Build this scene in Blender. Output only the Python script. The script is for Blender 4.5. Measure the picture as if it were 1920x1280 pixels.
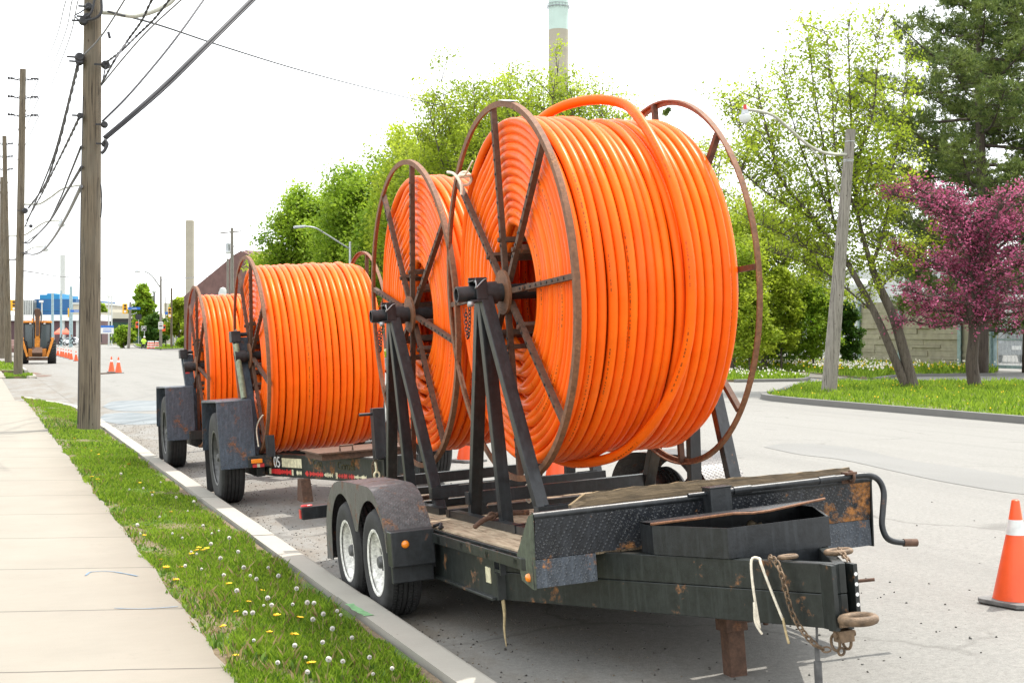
import bpy, bmesh, math, random
import numpy as np
from mathutils import Vector, Matrix, Euler
for o in list(bpy.data.objects): bpy.data.objects.remove(o)
random.seed(7); rng = np.random.default_rng(7)
PI = math.pi; R = math.radians
C = bpy.context.scene.collection
sc = bpy.context.scene
# ------------------------------------------------------------------ camera, sky, sun, exposure
FPX = 2667.0; TH = math.atan(1005/FPX); CH = 1.8
cd = bpy.data.cameras.new('camera'); cam = bpy.data.objects.new('camera', cd); C.objects.link(cam)
cd.sensor_width = 36; cd.lens = FPX/1920*36; cd.shift_y = -12/1920; cd.clip_end = 5000; cd.clip_start = 0.1
cam.location = (0, 0, CH); cam.rotation_euler = (PI/2, 0, -TH); sc.camera = cam
SUN = Vector((0.93, 0.37, 0)).normalized()*math.cos(R(65)) + Vector((0, 0, math.sin(R(65))))
w = bpy.data.worlds.new('World'); sc.world = w; w.use_nodes = True
nt = w.node_tree; nt.nodes.clear()
out = nt.nodes.new('ShaderNodeOutputWorld'); bg = nt.nodes.new('ShaderNodeBackground')
sky = nt.nodes.new('ShaderNodeTexSky'); sky.sky_type = 'NISHITA'; sky.sun_disc = False
sky.sun_elevation = R(65); sky.sun_rotation = math.atan2(SUN.x, SUN.y)
sky.dust_density = 4; sky.air_density = 1.0; sky.ozone_density = 1
tc = nt.nodes.new('ShaderNodeTexCoord'); mp = nt.nodes.new('ShaderNodeMapping'); mp.inputs['Scale'].default_value = (1, 1, 3.0)
nz = nt.nodes.new('ShaderNodeTexNoise'); nz.inputs['Scale'].default_value = 2.2; nz.inputs['Detail'].default_value = 6
rp = nt.nodes.new('ShaderNodeMapRange'); rp.inputs[1].default_value = .3; rp.inputs[2].default_value = .7; rp.inputs[3].default_value = .80; rp.inputs[4].default_value = .97
mx = nt.nodes.new('ShaderNodeMix'); mx.data_type = 'RGBA'; mx.inputs[7].default_value = (11.5, 11.8, 12.0, 1)
nt.links.new(tc.outputs['Generated'], mp.inputs[0]); nt.links.new(mp.outputs[0], nz.inputs['Vector']); nt.links.new(nz.outputs[0], rp.inputs[0])
nt.links.new(rp.outputs[0], mx.inputs[0]); nt.links.new(sky.outputs[0], mx.inputs[6]); nt.links.new(mx.outputs[2], bg.inputs[0])
bg.inputs[1].default_value = 0.14; nt.links.new(bg.outputs[0], out.inputs[0])
sl = bpy.data.lights.new('sun', 'SUN'); sl.energy = 3.9; sl.angle = R(0.9); sl.color = (1, .95, .87)
so = bpy.data.objects.new('sun', sl); C.objects.link(so); so.rotation_euler = SUN.to_track_quat('Z', 'Y').to_euler(); so.location = (20, 10, 40)
sc.view_settings.view_transform = 'Standard'; sc.view_settings.look = 'None'; sc.view_settings.gamma = 1
sc.view_settings.exposure = 0.55
try:
    sc.cycles.max_bounces = 8; sc.cycles.transparent_max_bounces = 8
except Exception: pass

cs, sn = math.cos(TH), math.sin(TH)
def at(px, py, d):                       # real-world point seen at photo pixel (px,py), d metres deep
    r = (px-960)/FPX*d
    return Vector((r*cs+d*sn, d*cs-r*sn, CH-(py-628)/FPX*d))
def gp(px, py, z=0.0):                   # point on level z
    d = FPX*(CH-z)/(py-628); p = at(px, py, d); return (p.x, p.y)
def frame(yaw, pitch, roll, loc):
    cy, sy = math.cos(R(yaw)), math.sin(R(yaw)); cp, sp = math.cos(R(pitch)), math.sin(R(pitch)); cr, sr = math.cos(R(roll)), math.sin(R(roll))
    M = Matrix(((cy, -sy, 0), (sy, cy, 0), (0, 0, 1))) @ Matrix(((cr, 0, -sr), (0, 1, 0), (sr, 0, cr))) @ Matrix(((1, 0, 0), (0, cp, sp), (0, -sp, cp)))
    return Matrix.Translation(loc) @ M.to_4x4()

# ------------------------------------------------------------------ materials
def ramp(nt, fac, stops):
    r = nt.nodes.new('ShaderNodeValToRGB'); e = r.color_ramp.elements
    while len(e) > 1: e.remove(e[0])
    e[0].position = stops[0][0]; e[0].color = (*stops[0][1], 1)
    for p, c in stops[1:]:
        x = e.new(p); x.color = (*c, 1)
    nt.links.new(fac, r.inputs[0]); return r.outputs[0]
def noise(nt, vec, scale, detail=5, rough=.55, stretch=None, dist=0):
    n = nt.nodes.new('ShaderNodeTexNoise'); n.inputs['Scale'].default_value = scale; n.inputs['Detail'].default_value = detail; n.inputs['Roughness'].default_value = rough; n.inputs['Distortion'].default_value = dist
    if stretch:
        m = nt.nodes.new('ShaderNodeMapping'); m.inputs['Scale'].default_value = stretch; nt.links.new(vec, m.inputs[0]); vec = m.outputs[0]
    nt.links.new(vec, n.inputs['Vector']); return n.outputs[0]
def mixc(nt, fac, a, b, mode='MIX'):
    m = nt.nodes.new('ShaderNodeMix'); m.data_type = 'RGBA'; m.blend_type = mode
    for s, v in ((0, fac), (6, a), (7, b)):
        if hasattr(v, 'is_linked') or hasattr(v, 'links'): nt.links.new(v, m.inputs[s])
        elif s == 0: m.inputs[0].default_value = v
        else: m.inputs[s].default_value = (*v, 1)
    return m.outputs[2]
def math_(nt, op, a, b=None):
    m = nt.nodes.new('ShaderNodeMath'); m.operation = op
    for i, v in enumerate((a, b)):
        if v is None: continue
        if hasattr(v, 'links'): nt.links.new(v, m.inputs[i])
        else: m.inputs[i].default_value = v
    return m.outputs[0]
def base(name, rough=.5, metal=0, spec=.5):
    m = bpy.data.materials.new(name); m.use_nodes = True; nt = m.node_tree; p = nt.nodes['Principled BSDF']
    p.inputs['Roughness'].default_value = rough; p.inputs['Metallic'].default_value = metal; p.inputs['Specular IOR Level'].default_value = spec
    t = nt.nodes.new('ShaderNodeTexCoord'); return m, nt, p, t.outputs['Object']
def bump(nt, p, h, strength=.3, dist=.01):
    b = nt.nodes.new('ShaderNodeBump'); b.inputs['Strength'].default_value = strength; b.inputs['Distance'].default_value = dist
    nt.links.new(h, b.inputs['Height']); nt.links.new(b.outputs[0], p.inputs['Normal'])
def simple(name, col, rough=.5, metal=0, var=.15, scale=8, bmp=.1, stretch=None, bs=None):
    m, nt, p, v = base(name, rough, metal)
    n = noise(nt, v, scale, stretch=stretch)
    a = tuple(c*(1-var) for c in col); b = tuple(min(1, c*(1+var)) for c in col)
    nt.links.new(ramp(nt, n, ((.3, a), (.7, b))), p.inputs['Base Color'])
    if bmp: bump(nt, p, noise(nt, v, bs or scale*6), bmp)
    return m
def painted(name, col, rust=.55, rcol=(.22, .085, .03), scale=5, rough=.42, bmp=.15, plate=False, speck=False, streak=True, edge=None):
    """old painted steel: chips and rust where the noise is high, vertical streaks"""
    m, nt, p, v = base(name, rough)
    n1 = noise(nt, v, scale, 8, .65); n2 = noise(nt, v, scale*5, 6, .7)
    c = ramp(nt, n2, ((.35, tuple(x*.7 for x in col)), (.7, tuple(x*1.5+.004 for x in col))))
    if streak:
        n3 = noise(nt, v, 9, 4, .6, (3.5, 3.5, .35)); c = mixc(nt, ramp(nt, n3, ((.5, (0, 0, 0)), (.72, (1, 1, 1)))), c, tuple(x*1.9+.007 for x in col))
    f = math_(nt, 'ADD', math_(nt, 'MULTIPLY', n1, .75), math_(nt, 'MULTIPLY', n2, .25))
    if edge:
        se = nt.nodes.new('ShaderNodeSeparateXYZ'); nt.links.new(v, se.inputs[0])
        for ax_, a0, a1, k_ in edge:
            mr = nt.nodes.new('ShaderNodeMapRange'); mr.inputs[1].default_value = a0; mr.inputs[2].default_value = a1; mr.inputs[3].default_value = 0; mr.inputs[4].default_value = k_; nt.links.new(se.outputs[ax_], mr.inputs[0]); f = math_(nt, 'ADD', f, mr.outputs[0])
    k = ramp(nt, f, ((rust, (0, 0, 0)), (rust+.06, (1, 1, 1))))
    rc = ramp(nt, noise(nt, v, scale*12, 4), ((.35, tuple(x*.45 for x in rcol)), (.65, tuple(x*1.5 for x in rcol))))
    c = mixc(nt, k, c, rc)
    if speck:
        vo = nt.nodes.new('ShaderNodeTexVoronoi'); vo.inputs['Scale'].default_value = 170; nt.links.new(v, vo.inputs['Vector'])
        s = ramp(nt, vo.outputs['Distance'], ((.10, (1, 1, 1)), (.16, (0, 0, 0))))
        s2 = ramp(nt, noise(nt, v, 3, 3), ((.42, (0, 0, 0)), (.55, (1, 1, 1)))); s = mixc(nt, 1.0, s, s2, 'MULTIPLY')
        c = mixc(nt, s, c, (.5, .5, .46))
    nt.links.new(c, p.inputs['Base Color'])
    nt.links.new(ramp(nt, f, ((rust, (rough,)*3), (rust+.05, (.85,)*3))), p.inputs['Roughness'])
    h = n2
    if plate:
        mm = nt.nodes.new('ShaderNodeMapping'); mm.inputs['Rotation'].default_value = (R(45), R(45), R(45)); mm.inputs['Scale'].default_value = (52, 52, 52); nt.links.new(v, mm.inputs[0])
        ck = nt.nodes.new('ShaderNodeTexVoronoi'); ck.inputs['Scale'].default_value = 1.0; ck.inputs['Randomness'].default_value = .12; nt.links.new(mm.outputs[0], ck.inputs['Vector'])
        h = ramp(nt, ck.outputs['Distance'], ((.18, (1, 1, 1)), (.38, (0, 0, 0)))); bump(nt, p, h, .45, .005)
        c2 = mixc(nt, math_(nt, 'MULTIPLY', h, .16), c, (.16, .17, .18)); nt.links.new(c2, p.inputs['Base Color'])
    else: bump(nt, p, h, bmp, .01)
    return m
M = {}
def hose_mat(name, col):
    m, nt, p, v = base(name, .38, 0, .17)
    n = noise(nt, v, 6, 5, .6)
    c = ramp(nt, n, ((.3, tuple(x*.86 for x in col)), (.7, tuple(min(1, x*1.06) for x in col))))
    uv = nt.nodes.new('ShaderNodeTexCoord').outputs['UV']; sp = nt.nodes.new('ShaderNodeSeparateXYZ'); nt.links.new(uv, sp.inputs[0])
    # printed line: thin band round the tube, broken into characters
    b1 = math_(nt, 'LESS_THAN', math_(nt, 'ABSOLUTE', math_(nt, 'SUBTRACT', sp.outputs[1], .5)), .022)
    wv = nt.nodes.new('ShaderNodeTexNoise'); wv.noise_dimensions = '1D'; wv.inputs['Scale'].default_value = 55; wv.inputs['Detail'].default_value = 1; nt.links.new(sp.outputs[0], wv.inputs['W'])
    w2 = nt.nodes.new('ShaderNodeTexNoise'); w2.noise_dimensions = '1D'; w2.inputs['Scale'].default_value = 1.6; w2.inputs['Detail'].default_value = 0; nt.links.new(sp.outputs[0], w2.inputs['W'])
    k = math_(nt, 'MULTIPLY', math_(nt, 'MULTIPLY', b1, math_(nt, 'GREATER_THAN', wv.outputs[0], .5)), math_(nt, 'GREATER_THAN', w2.outputs[0], .5))
    k = math_(nt, 'MULTIPLY', k, .75)
    c = mixc(nt, k, c, (.06, .02, .01)); 
    w3 = nt.nodes.new('ShaderNodeTexNoise'); w3.noise_dimensions = '1D'; w3.inputs['Scale'].default_value = .35; w3.inputs['Detail'].default_value = 3; nt.links.new(sp.outputs[0], w3.inputs['W']); c = mixc(nt, ramp(nt, w3.outputs[0], ((.42, (0, 0, 0)), (.62, (.5, .5, .5)))), c, (.90, .085, .008))
    scu = nt.nodes.new('ShaderNodeTexNoise'); scu.inputs['Scale'].default_value = 26; scu.inputs['Detail'].default_value = 8; scu.inputs['Roughness'].default_value = .75; nt.links.new(v, scu.inputs['Vector']); c = mixc(nt, ramp(nt, scu.outputs[0], ((.60, (0, 0, 0)), (.72, (.22, .22, .22)))), c, (.50, .13, .03))
    dirt = ramp(nt, noise(nt, v, 2.5, 8, .7), ((.56, (0, 0, 0)), (.75, (.22, .22, .22)))); c = mixc(nt, dirt, c, (.52, .17, .05))
    nt.links.new(c, p.inputs['Base Color']); nt.links.new(ramp(nt, noise(nt, v, 12, 5), ((.3, (.27,)*3), (.7, (.46,)*3))), p.inputs['Roughness'])
    bump(nt, p, noise(nt, v, 30, 3), .04, .01)
    return m
M['hose'] = hose_mat('orange_conduit', (.98, .155, .006))
M['rust'] = painted('rusty_steel', (.085, .042, .024), .58, (.17, .075, .035), 6, .75, .3, streak=False)
M['rust2'] = painted('rusty_rim_steel', (.16, .068, .030), .56, (.22, .105, .05), 7, .7, .3, streak=False)
M['black'] = painted('black_painted_steel', (.010, .012, .014), .62, (.20, .085, .035), 4, .38)
M['frame'] = painted('worn_frame_paint', (.010, .013, .012), .57, (.22, .10, .035), 4.5, .40)
M['plate'] = painted('black_tread_plate', (.012, .014, .018), .60, (.26, .11, .03), 4, .35, plate=True, speck=True, edge=((0, 1.6, 2.15, .10), (2, .30, .215, .10))); M['apron'] = painted('blue_grey_apron', (.035, .043, .055), .56, (.30, .12, .03), 5, .4, plate=True, speck=True)
M['fplate'] = painted('rusty_fender_plate', (.055, .052, .052), .55, (.17, .085, .045), 6, .45, plate=True)
M['bplate'] = painted('blue_grey_tread_plate', (.034, .048, .066), .575, (.15, .07, .04), 5, .42, plate=True)
M['green'] = painted('pale_green_paint', (.20, .24, .16), .66, (.2, .1, .04), 6, .4)
M['gusset'] = painted('olive_gusset_paint', (.05, .062, .042), .6, (.16, .08, .03), 6, .5)
M['rubber'] = simple('tyre_rubber', (.022, .022, .022), .8, 0, .35, 14, .25)
M['rim'] = painted('white_wheel_paint', (.62, .61, .57), .66, (.30, .15, .07), 9, .4)
M['hub'] = simple('grey_hub', (.10, .10, .10), .55, .3, .4, 20, .2)
M['steel'] = simple('galvanised_steel', (.42, .44, .45), .45, .6, .25, 9, .1)
M['chain'] = simple('chain_steel', (.15, .10, .06), .6, .25, .5, 22, .35)
M['darkm'] = simple('dark_metal', (.03, .03, .032), .5, .3, .4, 18, .2)
def amber():
    m, nt, p, v = base('amber_lens', .15); p.inputs['Base Color'].default_value = (.85, .24, .01, 1); p.inputs['Coat Weight'].default_value = .6; bump(nt, p, noise(nt, v, 90, 1), .2); return m
M['amber'] = amber()
def wood(name, a, b, sc_=3, st=(1, 12, 12), rough=.8):
    m, nt, p, v = base(name, rough); n = noise(nt, v, sc_, 8, .65, st, .4); n2 = noise(nt, v, sc_*.6, 4)
    c = ramp(nt, n, ((.32, a), (.62, b))); c = mixc(nt, ramp(nt, n2, ((.5, (0, 0, 0)), (.75, (.5, .5, .5)))), c, tuple(x*.5 for x in a))
    nt.links.new(c, p.inputs['Base Color']); bump(nt, p, n, .5, .012); return m
M['deck'] = wood('deck_planks', (.22, .15, .09), (.52, .42, .29), 4, (12, 1.2, 1))
M['plank'] = wood('old_plank_shaded_face', (.045, .03, .016), (.14, .098, .052), 5, (1.2, 14, 14)); M['planktop'] = wood('sunlit_plank_edge', (.10, .06, .025), (.34, .25, .13), 6, (1.5, 18, 18))  # same wood twice: front face darkened as shade, top edge lightened as sunlit
def polewood(name='weathered_pole_wood', a=(.035, .026, .017), b=(.17, .138, .095)):
    m, nt, p, v = base(name, .9)
    n = noise(nt, v, 5, 9, .7, (4, 4, .16), .3); n2 = noise(nt, v, 9, 5, .6, (7, 7, .12)); k = noise(nt, v, 1.4, 3, .5, (1.5, 1.5, .5))
    c = ramp(nt, n, ((.25, a), (.40, tuple((x+y)*.5 for x, y in zip(a, b))), (.62, b)))
    c = mixc(nt, ramp(nt, n2, ((.38, (1, 1, 1)), (.43, (0, 0, 0)))), c, (.02, .014, .010))
    c = mixc(nt, ramp(nt, k, ((.5, (0, 0, 0)), (.8, (.6, .6, .6)))), c, (.17, .16, .13))
    vo = nt.nodes.new('ShaderNodeTexVoronoi'); vo.inputs['Scale'].default_value = 2.6; mm = nt.nodes.new('ShaderNodeMapping'); mm.inputs['Scale'].default_value = (2, 2, 1); nt.links.new(v, mm.inputs[0]); nt.links.new(mm.outputs[0], vo.inputs['Vector'])
    c = mixc(nt, ramp(nt, vo.outputs['Distance'], ((.05, (1, 1, 1)), (.09, (0, 0, 0)))), c, (.05, .03, .02))
    nt.links.new(c, p.inputs['Base Color']); bump(nt, p, n, .8, .02); return m
M['pole'] = polewood(); M['pole2'] = polewood('grey_pole_wood', (.09, .082, .068), (.27, .25, .215))
def asphalt():
    m, nt, p, v = base('pale_old_asphalt', .88)
    big = noise(nt, v, .16, 4, .5, (1, .35, 1)); mid = noise(nt, v, 1.3, 6, .6, (1, .5, 1)); fine = noise(nt, v, 90, 3, .7); grit = noise(nt, v, 260, 2, .6)
    c = ramp(nt, big, ((.35, (0.170, 0.163, 0.149)), (.65, (0.216, 0.209, 0.195))))
    c = mixc(nt, .5, c, ramp(nt, mid, ((.3, (0.165, 0.158, 0.144)), (.7, (0.229, 0.223, 0.206)))))
    c = mixc(nt, .55, c, ramp(nt, fine, ((.30, (0.101, 0.096, 0.087)), (.5, (0.202, 0.197, 0.184)), (.72, (0.303, 0.294, 0.271)))))
    g30 = noise(nt, v, 28, 5, .75); c = mixc(nt, .4, c, ramp(nt, g30, ((.34, (.13, .125, .11)), (.5, (.21, .205, .187)), (.68, (.31, .30, .27)))))
    c = mixc(nt, ramp(nt, grit, ((.30, (.65,)*3), (.40, (0, 0, 0)))), c, (0.073, 0.069, 0.062))
    # cracks
    wn = nt.nodes.new('ShaderNodeTexNoise'); wn.inputs['Scale'].default_value = .9; wn.inputs['Detail'].default_value = 6; nt.links.new(v, wn.inputs['Vector'])
    ad = nt.nodes.new('ShaderNodeMix'); ad.data_type = 'RGBA'; ad.blend_type = 'LINEAR_LIGHT'; ad.inputs[0].default_value = .55; nt.links.new(v, ad.inputs[6]); nt.links.new(wn.outputs['Color'], ad.inputs[7])
    vo = nt.nodes.new('ShaderNodeTexVoronoi'); vo.feature = 'DISTANCE_TO_EDGE'; vo.inputs['Scale'].default_value = .22; nt.links.new(ad.outputs[2], vo.inputs['Vector'])
    k = ramp(nt, vo.outputs['Distance'], ((.0, (1, 1, 1)), (.0045, (0.367, 0.367, 0.367)), (.009, (0, 0, 0))))
    gate = ramp(nt, noise(nt, v, .45, 2), ((.44, (0, 0, 0)), (.55, (1, 1, 1)))); k = mixc(nt, 1.0, k, gate, 'MULTIPLY')
    c = mixc(nt, math_(nt, 'MULTIPLY', k, .6), c, (.08, .075, .065))
    oil = nt.nodes.new('ShaderNodeTexVoronoi'); oil.inputs['Scale'].default_value = .55; nt.links.new(ad.outputs[2], oil.inputs['Vector']); c = mixc(nt, ramp(nt, oil.outputs['Distance'], ((.05, (.5,)*3), (.16, (0, 0, 0)))), c, (.075, .07, .062))
    sw = noise(nt, v, .5, 5, .6, (2.6, .12, 1)); c = mixc(nt, ramp(nt, sw, ((.5, (0, 0, 0)), (.66, (.4, .4, .4)))), c, (.15, .146, .134))
    # worn lighter aggregate patches and dirt along the near gutter
    sx = nt.nodes.new('ShaderNodeSeparateXYZ'); nt.links.new(v, sx.inputs[0])
    g = nt.nodes.new('ShaderNodeMapRange'); g.inputs[1].default_value = 2.4; g.inputs[2].default_value = 3.9; g.inputs[3].default_value = 1; g.inputs[4].default_value = 0; nt.links.new(sx.outputs[0], g.inputs[0])
    gn = math_(nt, 'MULTIPLY', g.outputs[0], ramp(nt, noise(nt, v, 1.1, 7, .7, (1.5, .6, 1)), ((.42, (0, 0, 0)), (.60, (1, 1, 1)))))
    c = mixc(nt, math_(nt, 'MULTIPLY', gn, .7), c, (0.138, 0.110, 0.078))
    peb = nt.nodes.new('ShaderNodeTexVoronoi'); peb.inputs['Scale'].default_value = 16; nt.links.new(v, peb.inputs['Vector'])
    pk = ramp(nt, peb.outputs['Distance'], ((.07, (1, 1, 1)), (.10, (0, 0, 0)))); pg = ramp(nt, noise(nt, v, .8, 3), ((.5, (0, 0, 0)), (.6, (1, 1, 1))))
    c = mixc(nt, mixc(nt, 1.0, pk, pg, 'MULTIPLY'), c, (0.055, 0.046, 0.037))
    nt.links.new(c, p.inputs['Base Color']); bump(nt, p, fine, .35, .012); return m
M['asphalt'] = asphalt()
def concrete(name, col, joints=False, dirt=.5):
    m, nt, p, v = base(name, .85)
    fine = noise(nt, v, 120, 3, .7); mid = noise(nt, v, 1.1, 7, .65); br = noise(nt, v, 14, 3, .5, (.4, 5, 1))
    c = ramp(nt, mid, ((.3, tuple(x*.82 for x in col)), (.7, tuple(x*1.04 for x in col))))
    c = mixc(nt, .25, c, ramp(nt, fine, ((.3, tuple(x*.7 for x in col)), (.7, tuple(min(1, x*1.15) for x in col)))))
    c = mixc(nt, .12, c, ramp(nt, br, ((.35, tuple(x*.75 for x in col)), (.65, col))))
    spots = nt.nodes.new('ShaderNodeTexVoronoi'); spots.inputs['Scale'].default_value = 3.2; nt.links.new(v, spots.inputs['Vector'])
    c = mixc(nt, ramp(nt, spots.outputs['Distance'], ((.018, (.8,)*3), (.03, (0, 0, 0)))), c, tuple(x*.25 for x in col))
    if joints:
        s = nt.nodes.new('ShaderNodeSeparateXYZ'); nt.links.new(v, s.inputs[0])
        t = math_(nt, 'ADD', s.outputs[1], math_(nt, 'MULTIPLY', s.outputs[0], .27)); t = math_(nt, 'ADD', t, math_(nt, 'MULTIPLY', noise(nt, v, 2, 5), .05))
        fr = math_(nt, 'ABSOLUTE', math_(nt, 'SUBTRACT', math_(nt, 'FRACT', math_(nt, 'MULTIPLY', math_(nt, 'SUBTRACT', t, .12), 1/1.68)), .5))
        c = mixc(nt, ramp(nt, fr, ((.0, (1, 1, 1)), (.004, (.8, .8, .8)), (.0085, (0, 0, 0)))), c, tuple(x*.25 for x in col))
        c = mixc(nt, ramp(nt, noise(nt, v, 3.5, 9, .8), ((.58, (0, 0, 0)), (.72, (.55, .55, .55)))), c, tuple(x*.62 for x in col))
    nt.links.new(c, p.inputs['Base Color']); bump(nt, p, fine, .2, .006); return m
M['walk'] = concrete('sidewalk_concrete', (.262, .238, .196), True)
M['kerb'] = concrete('kerb_concrete', (.35, .33, .285)); M['kerb2'] = concrete('grey_kerb_concrete', (.15, .147, .137))
def soil():
    m, nt, p, v = base('verge_soil', .95)
    n = noise(nt, v, 1.6, 6, .65); f = noise(nt, v, 40, 4, .7)
    g = ramp(nt, f, ((.3, (.04, .075, .012)), (.7, (.12, .20, .035)))); d = ramp(nt, f, ((.3, (.10, .07, .04)), (.7, (.24, .185, .115))))
    sx = nt.nodes.new('ShaderNodeSeparateXYZ'); nt.links.new(v, sx.inputs[0])
    k = ramp(nt, n, ((.44, (0, 0, 0)), (.52, (1, 1, 1)))); nt.links.new(mixc(nt, k, g, d), p.inputs['Base Color']); bump(nt, p, f, .6, .03); return m
M['soil'] = soil()
M['dryground'] = simple('dusty_ground', (.17, .155, .12), .95, 0, .3, .25, .2, bs=20)
def leafmat(name, c1, c2, trans=.35, scale=.5, rough=.6):
    m = bpy.data.materials.new(name); m.use_nodes = True; nt = m.node_tree; p = nt.nodes['Principled BSDF']; p.inputs['Roughness'].default_value = rough; p.inputs['Specular IOR Level'].default_value = .25
    v = nt.nodes.new('ShaderNodeTexCoord').outputs['Object']; at_ = nt.nodes.new('ShaderNodeAttribute'); at_.attribute_name = 'tint'
    n = noise(nt, v, scale, 3); f = math_(nt, 'ADD', math_(nt, 'MULTIPLY', n, .5), math_(nt, 'MULTIPLY', at_.outputs['Fac'], .5))
    c = ramp(nt, f, ((.28, c1), (.72, c2))); nt.links.new(c, p.inputs['Base Color'])
    tr = nt.nodes.new('ShaderNodeBsdfTranslucent'); nt.links.new(c, tr.inputs[0]); ms = nt.nodes.new('ShaderNodeMixShader'); ms.inputs[0].default_value = trans
    nt.links.new(p.outputs[0], ms.inputs[1]); nt.links.new(tr.outputs[0], ms.inputs[2]); nt.links.new(ms.outputs[0], nt.nodes['Material Output'].inputs[0]); return m
M['grass'] = leafmat('grass_blades', (.085, .17, .010), (.29, .42, .035), .45, .9)
M['leafA'] = leafmat('maple_leaves', (.12, .23, .014), (.36, .49, .04), .5)
M['leafB'] = leafmat('spring_leaves', (.19, .28, .018), (.47, .56, .05), .55)
M['leafC'] = leafmat('deep_green_leaves', (.03, .085, .010), (.12, .22, .03), .35)
M['pineL'] = leafmat('pine_needles', (.045, .085, .022), (.23, .29, .07), .2, .8)
M['bloss'] = leafmat('crab_blossom', (.14, .018, .045), (.66, .17, .33), .35, .9)
M['blossL'] = leafmat('crab_red_leaves', (.05, .015, .015), (.16, .05, .035), .25, 1.2)
M['bark'] = polewood('tree_bark', (.02, .015, .011), (.085, .065, .05)); M['bark2'] = polewood('grey_bark', (.03, .025, .019), (.11, .09, .068))
M['orange'] = simple('cone_plastic', (.80, .095, .02), .45, 0, .12, 6, .05); M['reflw'] = simple('reflective_white', (.62, .64, .62), .4, 0, .12, 14, .05)
M['coneb'] = simple('cone_black_base', (.14, .14, .135), .7, 0, .3, 14, .2)
M['wire'] = simple('black_cable', (.035, .035, .04), .6, 0, .2, 5, 0); M['wireg'] = simple('grey_cable', (.20, .20, .21), .6, 0, .2, 5, 0)
M['arm'] = simple('cream_lamp_arm', (.40, .40, .34), .5, .2, .15, 4, .05)
def glass(name, col, rough=.08):
    m, nt, p, v = base(name, rough); p.inputs['Base Color'].default_value = (*col, 1); p.inputs['Coat Weight'].default_value = .5; return m
M['glass'] = glass('dark_glass', (.05, .075, .085)); M['lampg'] = glass('lamp_glass', (.65, .68, .68), .15)
M['white'] = simple('white_paint', (.72, .72, .70), .5, 0, .06, 5, .03); M['red'] = simple('red_reflective', (.55, .03, .03), .4, 0, .2, 30, .05)
M['yellow'] = simple('signal_yellow', (.80, .42, .01), .45, 0, .1, 5, .03); M['blue'] = simple('sign_blue', (.02, .14, .50), .4, 0, .1, 5, .02)
M['cream'] = simple('worn_label', (.60, .56, .38), .6, 0, .3, 25, .1); M['rope'] = simple('white_strap', (.68, .62, .50), .8, 0, .2, 40, .3); M['rope2'] = simple('tan_strap', (.42, .33, .18), .85, 0, .3, 40, .3)
M['bag'] = simple('dull_rags', (.16, .12, .07), .9, 0, .6, 14, .6)
M['catp'] = painted('backhoe_paint', (.58, .21, .02), .60, (.14, .06, .03), 3, .5)
M['brick'] = simple('brown_brick', (.135, .075, .065), .9, 0, .25, 1.2, .2, bs=12); M['roofm'] = simple('dark_roof', (.13, .078, .068), .9, 0, .2, 2, .2)
M['bluec'] = simple('blue_cladding', (.012, .10, .26), .5, 0, .25, .12, .05); M['blue2'] = simple('bright_blue_cladding', (.01, .22, .42), .5, 0, .15, .12, .05)
M['greyc'] = simple('grey_cladding', (.24, .26, .28), .6, 0, .25, .2, .05, (1, 1, .05)); M['beige'] = simple('beige_cladding', (.50, .47, .38), .7, 0, .08, .3, .05)
M['conc2'] = simple('chimney_concrete', (.34, .315, .25), .9, 0, .10, .12, .1, (.3, .3, 3)); M['teal'] = simple('pale_teal_paint', (.42, .54, .49), .7, 0, .08, .2, .05); M['conc3'] = simple('pale_chimney', (.50, .52, .50), .9, 0, .08, .2, .05)
M['greenw'] = simple('dark_green_wall', (.02, .06, .035), .7, 0, .3, .3, .1); M['maroon'] = simple('brown_wall', (.10, .055, .06), .8, 0, .3, .3, .1); M['tent'] = simple('red_canvas', (.72, .16, .10), .8, 0, .1, 2, .1)
M['stone'] = simple('wall_stone', (.36, .33, .25), .9, 0, .16, 2.2, .5, bs=30); M['gpost'] = simple('galvanised_post', (.30, .40, .42), .5, .4, .2, 5, .1)
M['hivis'] = simple('hi_vis_vest', (.50, .78, .06), .7, 0, .05, 5, .05); M['skin'] = simple('skin', (.45, .26, .18), .6, 0, .05, 5, 0); M['cloth'] = simple('dark_clothing', (.03, .03, .04), .9, 0, .2, 8, .1)
M['carw'] = glass('white_car_paint', (.70, .71, .72), .25); M['sky_puddle'] = None
def puddle():
    m, nt, p, v = base('wet_film', .5); p.inputs['Specular IOR Level'].default_value = .25
    nt.links.new(ramp(nt, noise(nt, v, .8, 6, .6), ((.4, (.13, .15, .158)), (.65, (.18, .195, .20)))), p.inputs['Base Color'])  # bluish sky sheen on the wet film is put into the base colour
    nt.links.new(ramp(nt, noise(nt, v, 1.4, 5), ((.4, (.45,)*3), (.65, (.7,)*3))), p.inputs['Roughness']); return m
M['water'] = puddle()
def patchm():
    m, nt, p, v = base('older_asphalt_patch', .85)
    f = noise(nt, v, 90, 3, .7); b = noise(nt, v, .7, 5, .6, (1, .4, 1))
    c = mixc(nt, .5, ramp(nt, f, ((.3, (0.108, 0.105, 0.098)), (.7, (0.246, 0.241, 0.226)))), ramp(nt, b, ((.3, (0.139, 0.139, 0.131)), (.7, (0.205, 0.203, 0.193)))))
    nt.links.new(c, p.inputs['Base Color']); bump(nt, p, f, .35, .012); return m
M['patch'] = patchm()
M['bluep'] = simple('faded_blue_spray_paint', (.13, .21, .30), .85, 0, .25, 30, .1); M['greenp'] = simple('green_spray_paint', (.16, .33, .15), .85, 0, .25, 30, .1)
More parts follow.
